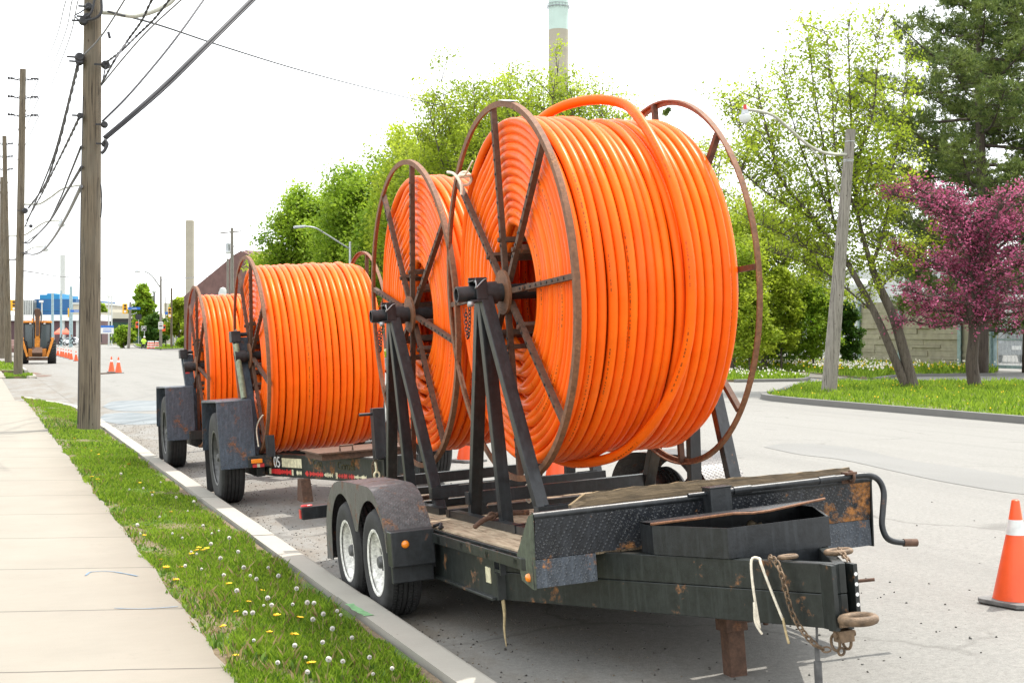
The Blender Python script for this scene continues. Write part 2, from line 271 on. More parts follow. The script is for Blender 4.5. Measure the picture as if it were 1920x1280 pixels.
M['seed'] = leafmat('seed_fluff', (.93, .91, .86), (.98, .97, .95), .7); M['dandy'] = simple('dandelion_yellow', (.85, .55, .01), .7, 0, .1, 60, .1); M['stem'] = simple('dandelion_stem', (.28, .22, .10), .7, 0, .3, 8, 0)

# ------------------------------------------------------------------ mesh helpers
class MB:
    def __init__(s): s.v = []; s.f = []; s.mi = []; s.uv = None; s.cur = 0
    def quad(s, *p):
        b = len(s.v); s.v += [tuple(x) for x in p]; s.f.append(tuple(range(b, b+len(p)))); s.mi.append(s.cur); return s
    def add(s, vs, fs):
        b = len(s.v); s.v += [tuple(x) for x in vs]; s.f += [tuple(i+b for i in f) for f in fs]; s.mi += [s.cur]*len(fs); return s
    def box(s, c, d, rot=None, bev=0):
        x, y, z = (k/2 for k in d); vs = [Vector((i*x, j*y, k*z)) for i in (-1, 1) for j in (-1, 1) for k in (-1, 1)]
        if rot is not None: vs = [rot @ v for v in vs]
        c = Vector(c); return s.add([v+c for v in vs], [(0, 1, 3, 2), (4, 6, 7, 5), (0, 4, 5, 1), (2, 3, 7, 6), (0, 2, 6, 4), (1, 5, 7, 3)])
    def b2(s, lo, hi): return s.box([(a+b)/2 for a, b in zip(lo, hi)], [abs(b-a) for a, b in zip(lo, hi)])
    def beam(s, p0, p1, wd, ht, up=(0, 0, 1)):
        p0 = Vector(p0); p1 = Vector(p1); d = (p1-p0); L = d.length; d.normalize(); x = d.cross(Vector(up))
        if x.length < 1e-4: x = Vector((1, 0, 0))
        x.normalize(); u = x.cross(d).normalized(); return s.box((p0+p1)/2, (wd, L, ht), Matrix((x, d, u)).transposed())
    def tube(s, pts, r, n=8, cap=True, closed=False, uvs=False, rs=None):
        pts = [Vector(p) for p in pts]; m = len(pts); b = len(s.v); pu = None
        for i, p in enumerate(pts):
            if closed: t = pts[(i+1) % m]-pts[i-1]
            else: t = pts[min(i+1, m-1)]-pts[max(i-1, 0)]
            t.normalize()
            if pu is None: pu = t.orthogonal().normalized()
            u = (pu-t*pu.dot(t)); u = u.normalized() if u.length > 1e-6 else t.orthogonal().normalized(); pu = u; w_ = t.cross(u); rr = rs[i] if rs else r
            for k in range(n):
                a = 2*PI*k/n; s.v.append(tuple(p+u*math.cos(a)*rr+w_*math.sin(a)*rr))
        for i in range(m if closed else m-1):
            j = (i+1) % m
            for k in range(n): s.f.append((b+i*n+k, b+i*n+(k+1) % n, b+j*n+(k+1) % n, b+j*n+k)); s.mi.append(s.cur)
        if cap and not closed: s.f.append(tuple(range(b, b+n))[::-1]); s.f.append(tuple(range(b+(m-1)*n, b+m*n))); s.mi += [s.cur]*2
        return s
    def cyl(s, p0, p1, r0, r1=None, n=16): return s.tube([p0, p1], r0, n, rs=[r0, r1 if r1 is not None else r0])
    def lathe(s, prof, c=(0, 0, 0), axis='X', n=32):
        b = len(s.v); c = Vector(c)
        for a, r in prof:
            for k in range(n):
                t = 2*PI*k/n; q, w_ = r*math.cos(t), r*math.sin(t)
                s.v.append(tuple(c+Vector({'X': (a, q, w_), 'Y': (q, a, w_), 'Z': (q, w_, a)}[axis])))
        for i in range(len(prof)-1):
            for k in range(n): s.f.append((b+i*n+k, b+i*n+(k+1) % n, b+(i+1)*n+(k+1) % n, b+(i+1)*n+k)); s.mi.append(s.cur)
        return s
    def torus(s, c, Rm, r, axis='X', n=24, m=8, sx=1):
        pts = []
        for k in range(n):
            t = 2*PI*k/n; q, w_ = Rm*math.cos(t)*sx, Rm*math.sin(t); pts.append(Vector(c)+Vector({'X': (0, q, w_), 'Y': (q, 0, w_), 'Z': (q, w_, 0)}[axis]))
        return s.tube(pts, r, m, closed=True)
    def prism(s, poly, a0, a1, axis='X'):            # poly 2-D, extruded from a0 to a1 along the axis
        n = len(poly); g = {'X': lambda p, a: (a, p[0], p[1]), 'Y': lambda p, a: (p[0], a, p[1]), 'Z': lambda p, a: (p[0], p[1], a)}[axis]
        return s.add([g(p, a0) for p in poly]+[g(p, a1) for p in poly], [tuple(range(n))[::-1], tuple(range(n, 2*n))]+[(i, (i+1) % n, n+(i+1) % n, n+i) for i in range(n)])
    def build(s, name, mat, parent=None, smooth=False, bevel=0):
        me = bpy.data.meshes.new(name); me.from_pydata(s.v, [], s.f)
        for m_ in (mat if isinstance(mat, (list, tuple)) else [mat]): me.materials.append(m_)
        if any(s.mi): me.polygons.foreach_set('material_index', s.mi)
        bm = bmesh.new(); bm.from_mesh(me); bmesh.ops.recalc_face_normals(bm, faces=bm.faces); bm.to_mesh(me); bm.free()
        if smooth: me.polygons.foreach_set('use_smooth', [True]*len(me.polygons))
        if smooth == 'auto': me.set_sharp_from_angle(angle=R(40))
        o = bpy.data.objects.new(name, me); C.objects.link(o)
        if parent: o.parent = parent
        if bevel:
            b = o.modifiers.new('bevel', 'BEVEL'); b.width = bevel; b.segments = 2; b.limit_method = 'ANGLE'; b.angle_limit = R(50)
        return o
def tag(o, label=None, cat=None, group=None, kind=None):
    if label: o['label'] = label
    if cat: o['category'] = cat
    if group: o['group'] = group
    if kind: o['kind'] = kind
    return o
def thing(name, label, cat, mat=None, loc=None, group=None, rz=0):
    o = bpy.data.objects.new(name, None); C.objects.link(o); o.empty_display_size = .1
    if mat is not None: o.matrix_world = mat
    elif loc is not None: o.location = loc; o.rotation_euler = (0, 0, rz)
    return tag(o, label, cat, group)
def copy_tree(root, parent=None):
    c = root.copy(); C.objects.link(c); c.parent = parent
    for ch in root.children: copy_tree(ch, c)
    return c
def fast(name, V, F, mat, parent=None, tint=None, smooth=False):   # numpy quads/tris
    me = bpy.data.meshes.new(name); V = np.asarray(V, dtype=np.float32).reshape(-1, 3); F = np.asarray(F, dtype=np.int32); k = F.shape[1]
    me.vertices.add(len(V)); me.vertices.foreach_set('co', V.ravel()); me.loops.add(F.size); me.loops.foreach_set('vertex_index', F.ravel())
    me.polygons.add(len(F)); me.polygons.foreach_set('loop_start', np.arange(0, F.size, k, dtype=np.int32)); me.polygons.foreach_set('loop_total', np.full(len(F), k, dtype=np.int32))
    me.update(calc_edges=True)
    if tint is not None:
        a = me.attributes.new('tint', 'FLOAT', 'FACE'); a.data.foreach_set('value', np.asarray(tint, dtype=np.float32))
    me.materials.append(mat)
    if smooth: me.polygons.foreach_set('use_smooth', [True]*len(F))
    o = bpy.data.objects.new(name, me); C.objects.link(o)
    if parent: o.parent = parent
    return o
def spline(pts, n=6):
    pts = [Vector(p) for p in pts]; P_ = [pts[0]*2-pts[1]]+pts+[pts[-1]*2-pts[-2]]; o = []
    for i in range(1, len(P_)-2):
        for k in range(n):
            t = k/n; a, b, c, d = P_[i-1:i+3]; o.append(.5*((2*b)+(c-a)*t+(2*a-5*b+4*c-d)*t*t+(3*b-a-3*c+d)*t**3))
    return o+[pts[-1]]
def text(body, size, mat, name, parent, M4, depth=.002):
    cu = bpy.data.curves.new(name, 'FONT'); cu.body = body; cu.size = size; cu.extrude = depth; cu.align_x = 'CENTER'; cu.align_y = 'CENTER'
    t = bpy.data.objects.new('tmp', cu); C.objects.link(t); bpy.context.view_layer.update()
    me = bpy.data.meshes.new_from_object(t.evaluated_get(bpy.context.evaluated_depsgraph_get())); bpy.data.objects.remove(t)
    me.materials.clear(); me.materials.append(mat); o = bpy.data.objects.new(name, me); C.objects.link(o)
    if parent: o.parent = parent
    o.matrix_local = M4; return o

# ------------------------------------------------------------------ the setting
def sstep(a, b, x): t = min(1, max(0, (x-a)/(b-a))); return t*t*(3-2*t)
def crown(x, y):
    if x <= 2.39 or x >= 20.0: return 0.0
    return .24*(1-math.exp(-(x-2.39)/2.5))*(1-sstep(11, 20, x))*(1-sstep(50, 95, y))
def grid(xs, ys, zf):
    V = [(x, y, zf(x, y)) for y in ys for x in xs]; n = len(xs)
    F = [(j*n+i, j*n+i+1, (j+1)*n+i+1, (j+1)*n+i) for j in range(len(ys)-1) for i in range(n-1)]; return V, F
def on_road(px, py):                       # point on the crowned road below a photo pixel
    z = 0.0
    for _ in range(12):
        x, y = gp(px, py, z); z = crown(x, y)
    return Vector((x, y, z))
g = MB(); g.quad((-1500, -400, -.06), (2500, -400, -.06), (2500, 3500, -.06), (-1500, 3500, -.06)); tag(g.build('ground', M['dryground']), kind='structure')
xs = [2.39+.3*i for i in range(60)]+[21, 24, 30, 40, 60, 90, 140]; ys = list(np.arange(-12, 60, 1.5))+list(np.arange(60, 340, 8))
V, F = grid(xs, ys, crown); r_ = fast('road', V, F, M['asphalt'], smooth=True); tag(r_, kind='structure')
g = MB(); g.quad((-60, 34, -.004), (2.39, 34, -.004), (2.39, 62.5, -.004), (-60, 62.5, -.004)); g.quad((-60, 100, -.004), (2.39, 100, -.004), (2.39, 340, -.004), (-60, 340, -.004))
tag(g.build('driveway', M['asphalt']), kind='structure')
g = MB(); N = 60                              # near pavement with a slightly ragged edge, ramp at the driveway
V = []; F = []
ysw = np.linspace(-6, 41.2, 160)
for i, y in enumerate(ysw):
    zz = .10-.09*sstep(38.5, 41.2, y); e = 1.208+.012*math.sin(y*3.1)+.008*math.sin(y*9.7)
    for x in (-1.4, -.2, .6, e): V.append((x, y, zz))
    V.append((e, y, zz-.12))
for i in range(159):
    for k in range(4): F.append((i*5+k, i*5+k+1, i*5+5+k+1, i*5+5+k))
tag(fast('sidewalk', V, F, M['walk']), kind='structure')
g = MB(); g.b2((-1.2, 62.5, -.03), (1.15, 99, .04)); g.b2((-1.4, 41.21, -.03), (1.0, 62.49, .012)); tag(g.build('sidewalk', M['walk']), kind='structure')
g = MB(); g.b2((-30, -6, -.05), (-1.41, 41, .075)); tag(g.build('verge', M['soil']), kind='structure')
# verge between pavement and kerb (rounded at the driveway)
def verge_edge(y): return 2.16 if y < 34 else 2.16-.95*sstep(34, 41.3, y)**1.6
V = []; F = []; yv = np.linspace(-6, 41.2, 120)
for y in yv:
    e = verge_edge(y)
    for t in np.linspace(0, 1, 5): V.append((1.19+(e-1.19)*t, y, .085+.015*math.sin(y*2.3+t*5)*math.sin(t*PI)))
for i in range(119):
    for k in range(4): F.append((i*5+k, i*5+k+1, i*5+5+k+1, i*5+5+k))
tag(fast('verge', V, F, M['soil'], smooth=True), kind='structure')
def kerb_run(pts, wd, h, mat, name='kerb', inner=-.05):
    """kerb swept along plan points (road side on the right of travel), rounded top edge"""
    g = MB(); prof = [(0, -.08), (0, h-.025), (.008, h-.008), (.03, h), (wd, h), (wd, inner)]
    P2 = [Vector((p[0], p[1])) for p in pts]; b0 = 0; rows = []
    for i, p in enumerate(P2):
        t = (P2[min(i+1, len(P2)-1)]-P2[max(i-1, 0)]).normalized(); nrm = Vector((-t.y, t.x)); rows.append([(p.x+nrm.x*a, p.y+nrm.y*a, z) for a, z in prof])
    vs = [q for r in rows for q in r]; n = len(prof); fs = [(i*n+k, i*n+k+1, (i+1)*n+k+1, (i+1)*n+k) for i in range(len(rows)-1) for k in range(n-1)]
    fs += [tuple(range(n)), tuple(range((len(rows)-1)*n, len(rows)*n))]; g.add(vs, fs)
    return tag(g.build(name, mat), kind='structure')
yy = -6.0; k = 0
while yy < 34:
    kerb_run([(2.385, yy+.006), (2.385, min(34, yy+3.0)-.006)], .20, .112+.004*math.sin(k*2.1), M['kerb']); yy += 3.0; k += 1
kerb_run([(2.385-.95*sstep(34, 41.3, y)**1.6, y) for y in np.linspace(34.01, 41.3, 14)], .2, .10, M['kerb'])
# small verge islands further on
def blob_sheet(name, poly, z, mat, kind='structure', th=.1):
    g = MB(); g.prism(poly, z-th, z, 'Z'); o = g.build(name, mat); tag(o, kind=kind); return o
isl2 = [(1.16, 63.3), (2.2, 63.2), (2.3, 64.5), (2.2, 67.0), (1.16, 67.2)]
blob_sheet('verge', isl2, .07, M['soil']); kerb_run([(2.1, 62.9), (2.4, 63.8), (2.42, 66), (2.3, 67.5)], .12, .09, M['kerb'])
blob_sheet('verge', [(-3, 74), (2.2, 74), (2.2, 99), (-3, 99)], .07, M['soil']); kerb_run([(2.38, 73.5), (2.38, 99)], .15, .1, M['kerb'])
# far side: planted island with kerb
def cat2(pts, n=8): return [(v.x, v.y) for v in spline([(p[0], p[1], 0) for p in pts], n)]
island = cat2([(19.95, 10), (20.0, 20), (20.15, 28), (20.4, 33.2), (21.1, 35.4), (22.9, 37.4), (25.5, 41.0), (27.6, 43.2), (30.0, 44.2), (33.5, 42.5), (38, 40)], 6)
kerb_run([(p[0], p[1]) for p in island][::-1], -.17, .15, M['kerb2'])
isl = [p for p in island]+[(60, 38), (60, 10)]
inner = [((p[0]+.12), p[1]-(.12 if p[1] > 36 else 0)) for p in island]+[(60, 37.8), (60, 10)]
blob_sheet('verge', inner, .115, M['soil'], th=.17)
# grass boulevard and meadow beyond the side drive
bl = [gp(1300, 716.5), gp(1380, 716), gp(1500, 714), gp(1517, 711), gp(1470, 705), gp(1380, 700.5), gp(1300, 698)]
blob_sheet('verge', bl, .09, M['soil'], th=.15); kerb_run([gp(1520, 710.5), gp(1514, 714), gp(1500, 715), gp(1380, 717), (27.3, 80), (27.3, 130)][:4][::-1], .15, .12, M['kerb2'])
mead = [gp(1300, 689), gp(1380, 692), gp(1500, 699), gp(1590, 708), gp(1640, 712), gp(1665, 707), gp(1720, 704.5), gp(1800, 703.5), gp(1862, 703), gp(1872, 696), (52, 90), (34, 130)]
blob_sheet('verge', mead, .07, M['soil'], th=.13)
pav = [gp(1300, 698), gp(1380, 699.5), gp(1470, 704), gp(1560, 712), gp(1590, 709.5), gp(1500, 700), gp(1380, 693), gp(1300, 690)]
blob_sheet('sidewalk', pav, .05, M['walk'], th=.08)
kerb_run([gp(1640, 713), gp(1668, 708.5), gp(1722, 705.8), gp(1800, 704.8), gp(1864, 704.2)], -.14, .12, M['kerb2'])
blob_sheet('verge', [(38.3, 36.2), (40.5, 39.6), (60, 44), (60, 39)], .16, M['soil'], th=.2)
# far corner of the junction
fc = [gp(252, 647.2), gp(262, 651.5), gp(300, 655.5), gp(356, 653.5), gp(430, 656), gp(520, 663), gp(640, 668), (34, 75), (60, 180), (60, 300)]
blob_sheet('verge', fc, .09, M['soil'], th=.14); kerb_run([gp(250, 646), gp(254, 650), gp(264, 653), gp(300, 656), gp(356, 654), gp(430, 656.5)][::-1], -.2, .14, M['kerb2'])
blob_sheet('verge', [gp(186, 646), gp(256, 646.5), gp(262, 643.5), gp(186, 643.5)], .08, M['soil'], th=.1)
# road repairs, puddle, paint
def sheet(name, pts, mat, dz=.004, n=8, kind='structure'):      # follows the crown; pts = pixel outline on the road
    P2 = [on_road(*p) for p in pts]; P2 = [Vector((p.x, p.y)) for p in P2]; P2 = [Vector((v[0], v[1])) for v in cat2([(p.x, p.y) for p in P2]+[(P2[0].x, P2[0].y)], 4)][:-1]
    bm = bmesh.new(); vs = [bm.verts.new((p.x, p.y, 0)) for p in P2]; bm.faces.new(vs); bmesh.ops.triangulate(bm, faces=bm.faces)
    for _ in range(4): bmesh.ops.subdivide_edges(bm, edges=[e for e in bm.edges if e.calc_length() > .9], cuts=1)
    for v in bm.verts: v.co.z = crown(v.co.x, v.co.y)+dz
    bmesh.ops.triangulate(bm, faces=bm.faces)
    me = bpy.data.meshes.new(name); bm.to_mesh(me); bm.free(); me.materials.append(mat); o = bpy.data.objects.new(name, me); C.objects.link(o); return tag(o, kind=kind)
sheet('road_patch', [(1432, 838), (1500, 852), (1580, 862), (1680, 884), (1780, 905), (1925, 927), (1960, 915), (1925, 897), (1800, 876), (1700, 862), (1590, 838), (1480, 831)], M['patch'])
sheet('puddle', [(192, 762), (215, 752), (280, 751), (340, 753), (420, 757), (430, 764), (330, 768), (255, 771), (214, 769)], M['water'], .004)
sheet('puddle', [(196, 776), (240, 773), (300, 776), (420, 772), (430, 790), (330, 793), (250, 796), (210, 793), (188, 786)], M['water'], .004)
def strip(name, pts, wd, mat, z):
    pts = spline([(*gp(x, y, z), z) for x, y in pts], 5); g = MB(); L = []
    for i, p in enumerate(pts):
        t = (pts[min(i+1, len(pts)-1)]-pts[max(i-1, 0)]).normalized(); n_ = Vector((-t.y, t.x, 0))*wd*(.6+.5*random.random()); L += [p+n_, p-n_]
    for i in range(len(pts)-1): g.quad(L[2*i], L[2*i+1], L[2*i+3], L[2*i+2])
    return tag(g.build(name, mat), kind='structure')
strip('blue_paint', [(160, 1078), (172, 1071), (205, 1070), (238, 1075), (258, 1079)], .009, M['bluep'], .104)
strip('blue_paint', [(214, 1139), (270, 1140), (334, 1136)], .007, M['bluep'], .104)
strip('green_paint', [(655, 1131), (672, 1143), (692, 1153)], .035, M['greenp'], .1195)
# drain cover stains by the second pole
for a in ([(46, 701), (62, 698), (78, 701), (60, 703)], [(62, 705), (80, 703), (98, 703.5), (82, 706)]): sheet('mud_patch', a, simple('wet_mud', (.13, .07, .045), .8, 0, .3, 4, .2), .005)

# ---- grass blades
def blades(name, n, samp, h, wd, mat, mask=None):
    P_ = samp(n); n = len(P_)
    if mask is not None: P_ = P_[mask(P_)]; n = len(P_)
    a = rng.uniform(0, 2*PI, n); hh = h*rng.uniform(.45, 1.25, n)*(0.75+.5*np.sin(P_[:, 0]*3.1+P_[:, 1]*1.7)*np.sin(P_[:, 1]*2.3)); ln = rng.uniform(.1, .75, n)*hh; la = rng.uniform(0, 2*PI, n)
    dx = np.cos(a)*wd*rng.uniform(.6, 1.3, n); dy = np.sin(a)*wd*rng.uniform(.6, 1.3, n)
    V = np.zeros((n, 4, 3)); V[:, 0] = P_-np.stack([dx, dy, 0*dx], 1); V[:, 1] = P_+np.stack([dx, dy, 0*dx], 1)
    mid = P_+np.stack([np.cos(la)*ln*.35, np.sin(la)*ln*.35, hh*.6], 1); V[:, 2] = mid+np.stack([dx, dy, 0*dx], 1)*.7
    V[:, 3] = P_+np.stack([np.cos(la)*ln, np.sin(la)*ln, hh], 1)
    F = np.concatenate([np.arange(n)[:, None]*4+np.array([[0, 1, 2]]), np.arange(n)[:, None]*4+np.array([[0, 2, 3]])]); t = rng.random(n)
    return tag(fast(name, V, F, mat, tint=np.concatenate([t, t])), None, 'grass', kind='stuff')
def bare(P_):   # True where grass grows: matches the dry patches near the pavement edge and before the pole
    x, y = P_[:, 0], P_[:, 1]
    n = np.sin(x*7+y*1.3)+np.sin(y*2.9+x*3)*.7+np.sin(y*6.1)*.4
    edge = (x < 1.33+.09*np.sin(y*2.2)+.06*np.sin(y*5)) & (n > -.9); edge |= (x > 2.05+.03*np.sin(y*3.7)) & (n > .3)
    patch = ((y > 27.4) & (y < 33) & (x < 1.25+.9*(33-y)/6)) | ((y > 33) & (x < 1.42+.1*np.sin(y)))
    near = (y < 10.5) & (x < 1.46+.14*np.sin(y*3)) & (n > -.3); near |= (y < 7.4) & (x > 1.95) & (n > .2)
    k = edge | near; k |= patch; return ~(k & (rng.random(len(x)) > .12))
def sv(y0, y1):
    def f(n):
        y = rng.uniform(y0, y1, n); e = np.array([verge_edge(v)-.035 for v in y]); return np.stack([1.20+.02*np.sin(y*4.3)+.015*np.sin(y*11)+(e-1.22)*rng.random(n), y, np.full(n, .085)], 1)
    return f
blades('grass', 62000, sv(5.2, 12), .055, .0042, M['grass'], bare); blades('grass', 42000, sv(12, 22), .06, .006, M['grass'], bare); blades('grass', 26000, sv(22, 41.2), .06, .012, M['grass'], bare)
M['straw'] = leafmat('dry_straw', (.16, .11, .045), (.40, .31, .15), .3, 2.0); M['weed'] = leafmat('weed_leaves', (.045, .10, .015), (.16, .27, .04), .35, 2.0)
blades('dry_grass', 2600, sv(5.2, 14), .075, .0035, M['straw']); blades('dry_grass', 2200, sv(14, 41), .07, .006, M['straw']); blades('weeds', 2600, sv(5.2, 12), .05, .014, M['weed']); blades('weeds', 2600, sv(12, 30), .06, .016, M['weed'])
blades('grass', 16000, lambda n: np.column_stack([rng.uniform(-9, -1.45, n), rng.uniform(2, 41, n), np.full(n, .075)]), .07, .012, M['grass'])
def poly_samp(poly, z):
    P_ = np.array(poly); lo, hi = P_.min(0), P_.max(0); hi = np.minimum(hi, [60, 260])
    def inside(q):
        c = np.zeros(len(q), bool); j = len(P_)-1
        for i in range(len(P_)):
            a, b = P_[i], P_[j]; k = ((a[1] > q[:, 1]) != (b[1] > q[:, 1])) & (q[:, 0] < (b[0]-a[0])*(q[:, 1]-a[1])/(b[1]-a[1]+1e-12)+a[0]); c ^= k; j = i
        return c
    def f(n):
        q = rng.uniform(lo, hi, (n*2, 2)); q = q[inside(q)][:n]; return np.column_stack([q, np.full(len(q), z)])
    return f
isl_in = [(p[0]+.05, p[1]-(.1 if p[1] > 36 else 0)) for p in island if p[1] > 19]+[(44, 38), (44, 19)]
blades('grass', 80000, poly_samp(isl_in, .11), .16, .014, M['grass'])
blades('grass', 30000, poly_samp(mead, .07), .35, .03, M['grass']); blades('grass', 6000, poly_samp(bl, .09), .2, .03, M['grass'])
blades('grass', 30000, poly_samp([(p[0], p[1]) for p in fc], .09), .25, .08, M['grass']); blades('grass', 2500, poly_samp(isl2, .07), .09, .02, M['grass']); blades('grass', 7000, poly_samp([(-3, 74), (2.2, 74), (2.2, 99), (-3, 99)], .07), .1, .03, M['grass'])
def flowers(name, P_, r, mat, h0, h1):      # little octahedral heads
    n = len(P_); c = P_+np.stack([0*P_[:, 0], 0*P_[:, 0], rng.uniform(h0, h1, n)], 1); o = np.array([[1, 0, 0], [0, 1, 0], [-1, 0, 0], [0, -1, 0], [0, 0, 1], [0, 0, -1]])*r
    V = c[:, None, :]+o[None]*rng.uniform(.6, 1.2, (n, 1, 1)); f = np.array([[0, 1, 4], [1, 2, 4], [2, 3, 4], [3, 0, 4], [1, 0, 5], [2, 1, 5], [3, 2, 5], [0, 3, 5]]); F = (np.arange(n)[:, None, None]*6+f[None]).reshape(-1, 3)
    return tag(fast(name, V, F, mat), None, 'flowers', kind='stuff')
q = poly_samp(mead, .07)(9000); A = q[(q[:, 0] < 40) | (rng.random(len(q)) < .12)]; flowers('dandelion_clocks', A[:2600], .045, M['seed'], .3, .5)
flowers('yellow_dandelions', q[(q[:, 0] > 36) & (q[:, 0] < 46)][:1100], .05, M['dandy'], .2, .38); flowers('yellow_dandelions', poly_samp(isl_in, .11)(260), .022, M['dandy'], .08, .18); flowers('yellow_dandelions', poly_samp(bl, .09)(160), .04, M['seed'], .1, .3)

def pebbles(name, n, x0, x1, y0, y1, r, mat):
    q = np.column_stack([x0+(x1-x0)*rng.random(n)**1.8, rng.uniform(y0, y1, n)]); z = np.array([crown(a, b) for a, b in q]); P_ = np.column_stack([q, z+r*.3]); o = np.array([[1, 0, 0], [0, 1, 0], [-1, 0, 0], [0, -1, 0], [0, 0, .7], [0, 0, -.5]])*r
    V = P_[:, None, :]+o[None]*rng.uniform(.3, 1.5, (n, 6, 1)); f = np.array([[0, 1, 4], [1, 2, 4], [2, 3, 4], [3, 0, 4], [1, 0, 5], [2, 1, 5], [3, 2, 5], [0, 3, 5]]); return tag(fast(name, V, (np.arange(n)[:, None, None]*6+f[None]).reshape(-1, 3), mat), None, 'gravel', kind='stuff')
pebbles('gravel', 1500, 2.42, 5.5, 6, 30, .008, simple('dark_grit', (.05, .045, .038), .9, 0, .4, 30, .1)); pebbles('gravel', 2200, 2.40, 3.4, 5.5, 30, .006, simple('tan_grit', (.16, .13, .09), .9, 0, .4, 30, .1)); pebbles('gravel', 260, 2.5, 9, 5, 18, .010, simple('grey_grit', (.10, .10, .09), .9, 0, .4, 30, .1))
# ---- individual dandelions of the near verge
def dandelion(kind):
    clock = kind == 'clock'
    t = thing('dandelion', 'white dandelion seed clock on a bare stem in the grass verge' if clock else 'yellow dandelion flower low in the grass verge', 'dandelion', loc=(0, 0, 0), group='dandelion clocks on the verge' if clock else 'yellow dandelions on the verge')
    h = 1.0
    g = MB(); g.tube(spline([(0, 0, 0), (.02, .01, .5), (.0, .03, h)], 4), .012 if clock else .02, 5); g.build('stem', M['stem'], t)
    if clock:
        n = 300; d = rng.normal(size=(n, 3)); d /= np.linalg.norm(d, axis=1)[:, None]; V = []; F = []
        for i in range(n):
            u = Vector(d[i]); a = u.orthogonal().normalized(); b = u.cross(a); p = Vector((0, .03, h)); k = len(V)
            V += [p+u*.03, p+u*.10+a*.035, p+u*.125, p+u*.10-a*.035, p+u*.10+b*.035, p+u*.10-b*.035]; F += [(k, k+1, k+2, k+3), (k, k+4, k+2, k+5)]
        fast('seed_head', [tuple(v) for v in V], F, M['seed'], t, tint=rng.random(len(F)))
    else:
        V = []; F = []
        for i in range(60):
            a = rng.uniform(0, 2*PI); l = rng.uniform(.25, .5); k = len(V); u = Vector((math.cos(a), math.sin(a), 0)); s_ = Vector((-u.y, u.x, 0))*.06; p = Vector((0, .03, h))
            V += [p-s_, p+s_, p+u*l+s_+Vector((0, 0, .2*random.random())), p+u*l-s_+Vector((0, 0, .12))]; F.append((k, k+1, k+2, k+3))
        fast('petals', [tuple(v) for v in V], F, M['dandy'], t)
    return t
dc, dy_ = dandelion('clock'), dandelion('yellow')
spots = [(270, 905), (285, 918), (330, 925), (352, 945), (365, 935), (385, 980), (400, 990), (412, 985), (395, 1020), (300, 960), (245, 985), (258, 990), (360, 1025), (366, 1030), (455, 1070), (470, 1075), (480, 1090), (502, 1130), (512, 1140), (498, 1128), (590, 1135), (572, 1140), (545, 1130), (462, 1160), (470, 1158), (585, 1170), (603, 1160), (630, 1145), (640, 1150), (620, 1190), (555, 1220), (575, 1230), (440, 1115), (380, 1060), (350, 1060), (520, 1085), (560, 1110), (600, 1210), (480, 1200), (520, 1250), (575, 1270), (640, 1250), (690, 1240), (660, 1200), (420, 1080), (410, 1050), (340, 1000), (325, 990), (240, 905), (225, 880), (300, 890), (430, 1010), (445, 1035), (500, 1060), (700, 1262), (735, 1258), (610, 1255)]
ys_ = [(200, 845), (170, 843), (185, 850), (240, 870), (262, 905), (285, 925), (170, 895), (182, 900), (192, 893), (320, 960), (270, 1005), (300, 1050), (380, 1035), (340, 1065), (305, 1095), (310, 1070), (430, 1100), (445, 1150), (490, 1110), (520, 1160), (420, 1180), (550, 1200), (585, 1255), (395, 1240), (370, 1035), (360, 1040), (505, 1190), (140, 820), (160, 838), (560, 1165), (465, 1135), (372, 1030), (388, 1033)]
first = {'c': True, 'y': True}
for kind, L_, proto in (('c', spots, dc), ('y', ys_, dy_)):
    for (px, py) in L_:
        x, y = gp(px, py+(26 if kind == 'c' else 6), .09); x = min(max(x, 1.27), 2.13)
        o = proto if first[kind] else copy_tree(proto); first[kind] = False
        s_ = random.uniform(.07, .125) if kind == 'c' else random.uniform(.035, .055)
        o.location = (x, y, .085); o.rotation_euler = (random.uniform(-.15, .15), random.uniform(-.15, .15), random.uniform(0, 6.28)); o.scale = (s_, s_, s_)

# ------------------------------------------------------------------ reels of conduit
def coil_tube(path, rad, n, uoff, seg=10):
    """tube along path [Vector]; frame locked to the reel axis so the printed line stays put"""
    m = len(path); P_ = np.array([tuple(p) for p in path]); T = np.gradient(P_, axis=0); T /= np.linalg.norm(T, axis=1)[:, None]
    X = np.array([1., 0, 0]); U_ = X-T*(T@X)[:, None]; U_ /= np.linalg.norm(U_, axis=1)[:, None]; W_ = np.cross(T, U_)
    a = np.linspace(0, 2*PI, seg, endpoint=False); ring = P_[:, None]+rad*(np.cos(a)[None, :, None]*U_[:, None]+np.sin(a)[None, :, None]*W_[:, None])
    i = np.arange(m-1)[:, None]*seg; k = np.arange(seg)[None]; F = np.stack([i+k, i+(k+1) % seg, i+seg+(k+1) % seg, i+seg+k], -1).reshape(-1, 4)
    s_ = np.concatenate([[0], np.cumsum(np.linalg.norm(np.diff(P_, axis=0), axis=1))])+uoff
    sh = random.random()
    def uvof(idx_i, idx_k): return np.stack([s_[idx_i], (idx_k/seg+sh)], -1)
    I = np.repeat(np.arange(m-1), seg); K = np.tile(np.arange(seg), m-1)
    uv = np.stack([uvof(I, K), uvof(I, K+1), uvof(I+1, K+1), uvof(I+1, K)], 1).reshape(-1, 2)
    return ring.reshape(-1, 3), F, uv
def hose_obj(name, tubes, mat, parent):
    V = []; F = []; UV = []; b = 0
    for v, f, u in tubes: V.append(v); F.append(f+b); UV.append(u); b += len(v)
    o = fast(name, np.concatenate(V), np.concatenate(F), mat, parent, smooth=True)
    UV = np.concatenate(UV); UV[:, 1] = np.where(np.abs(UV[:, 1]) > 1.0, UV[:, 1]-1.0, UV[:, 1]); l = o.data.uv_layers.new(name='UVMap'); l.data.foreach_set('uv', UV.astype(np.float32).ravel()); return o
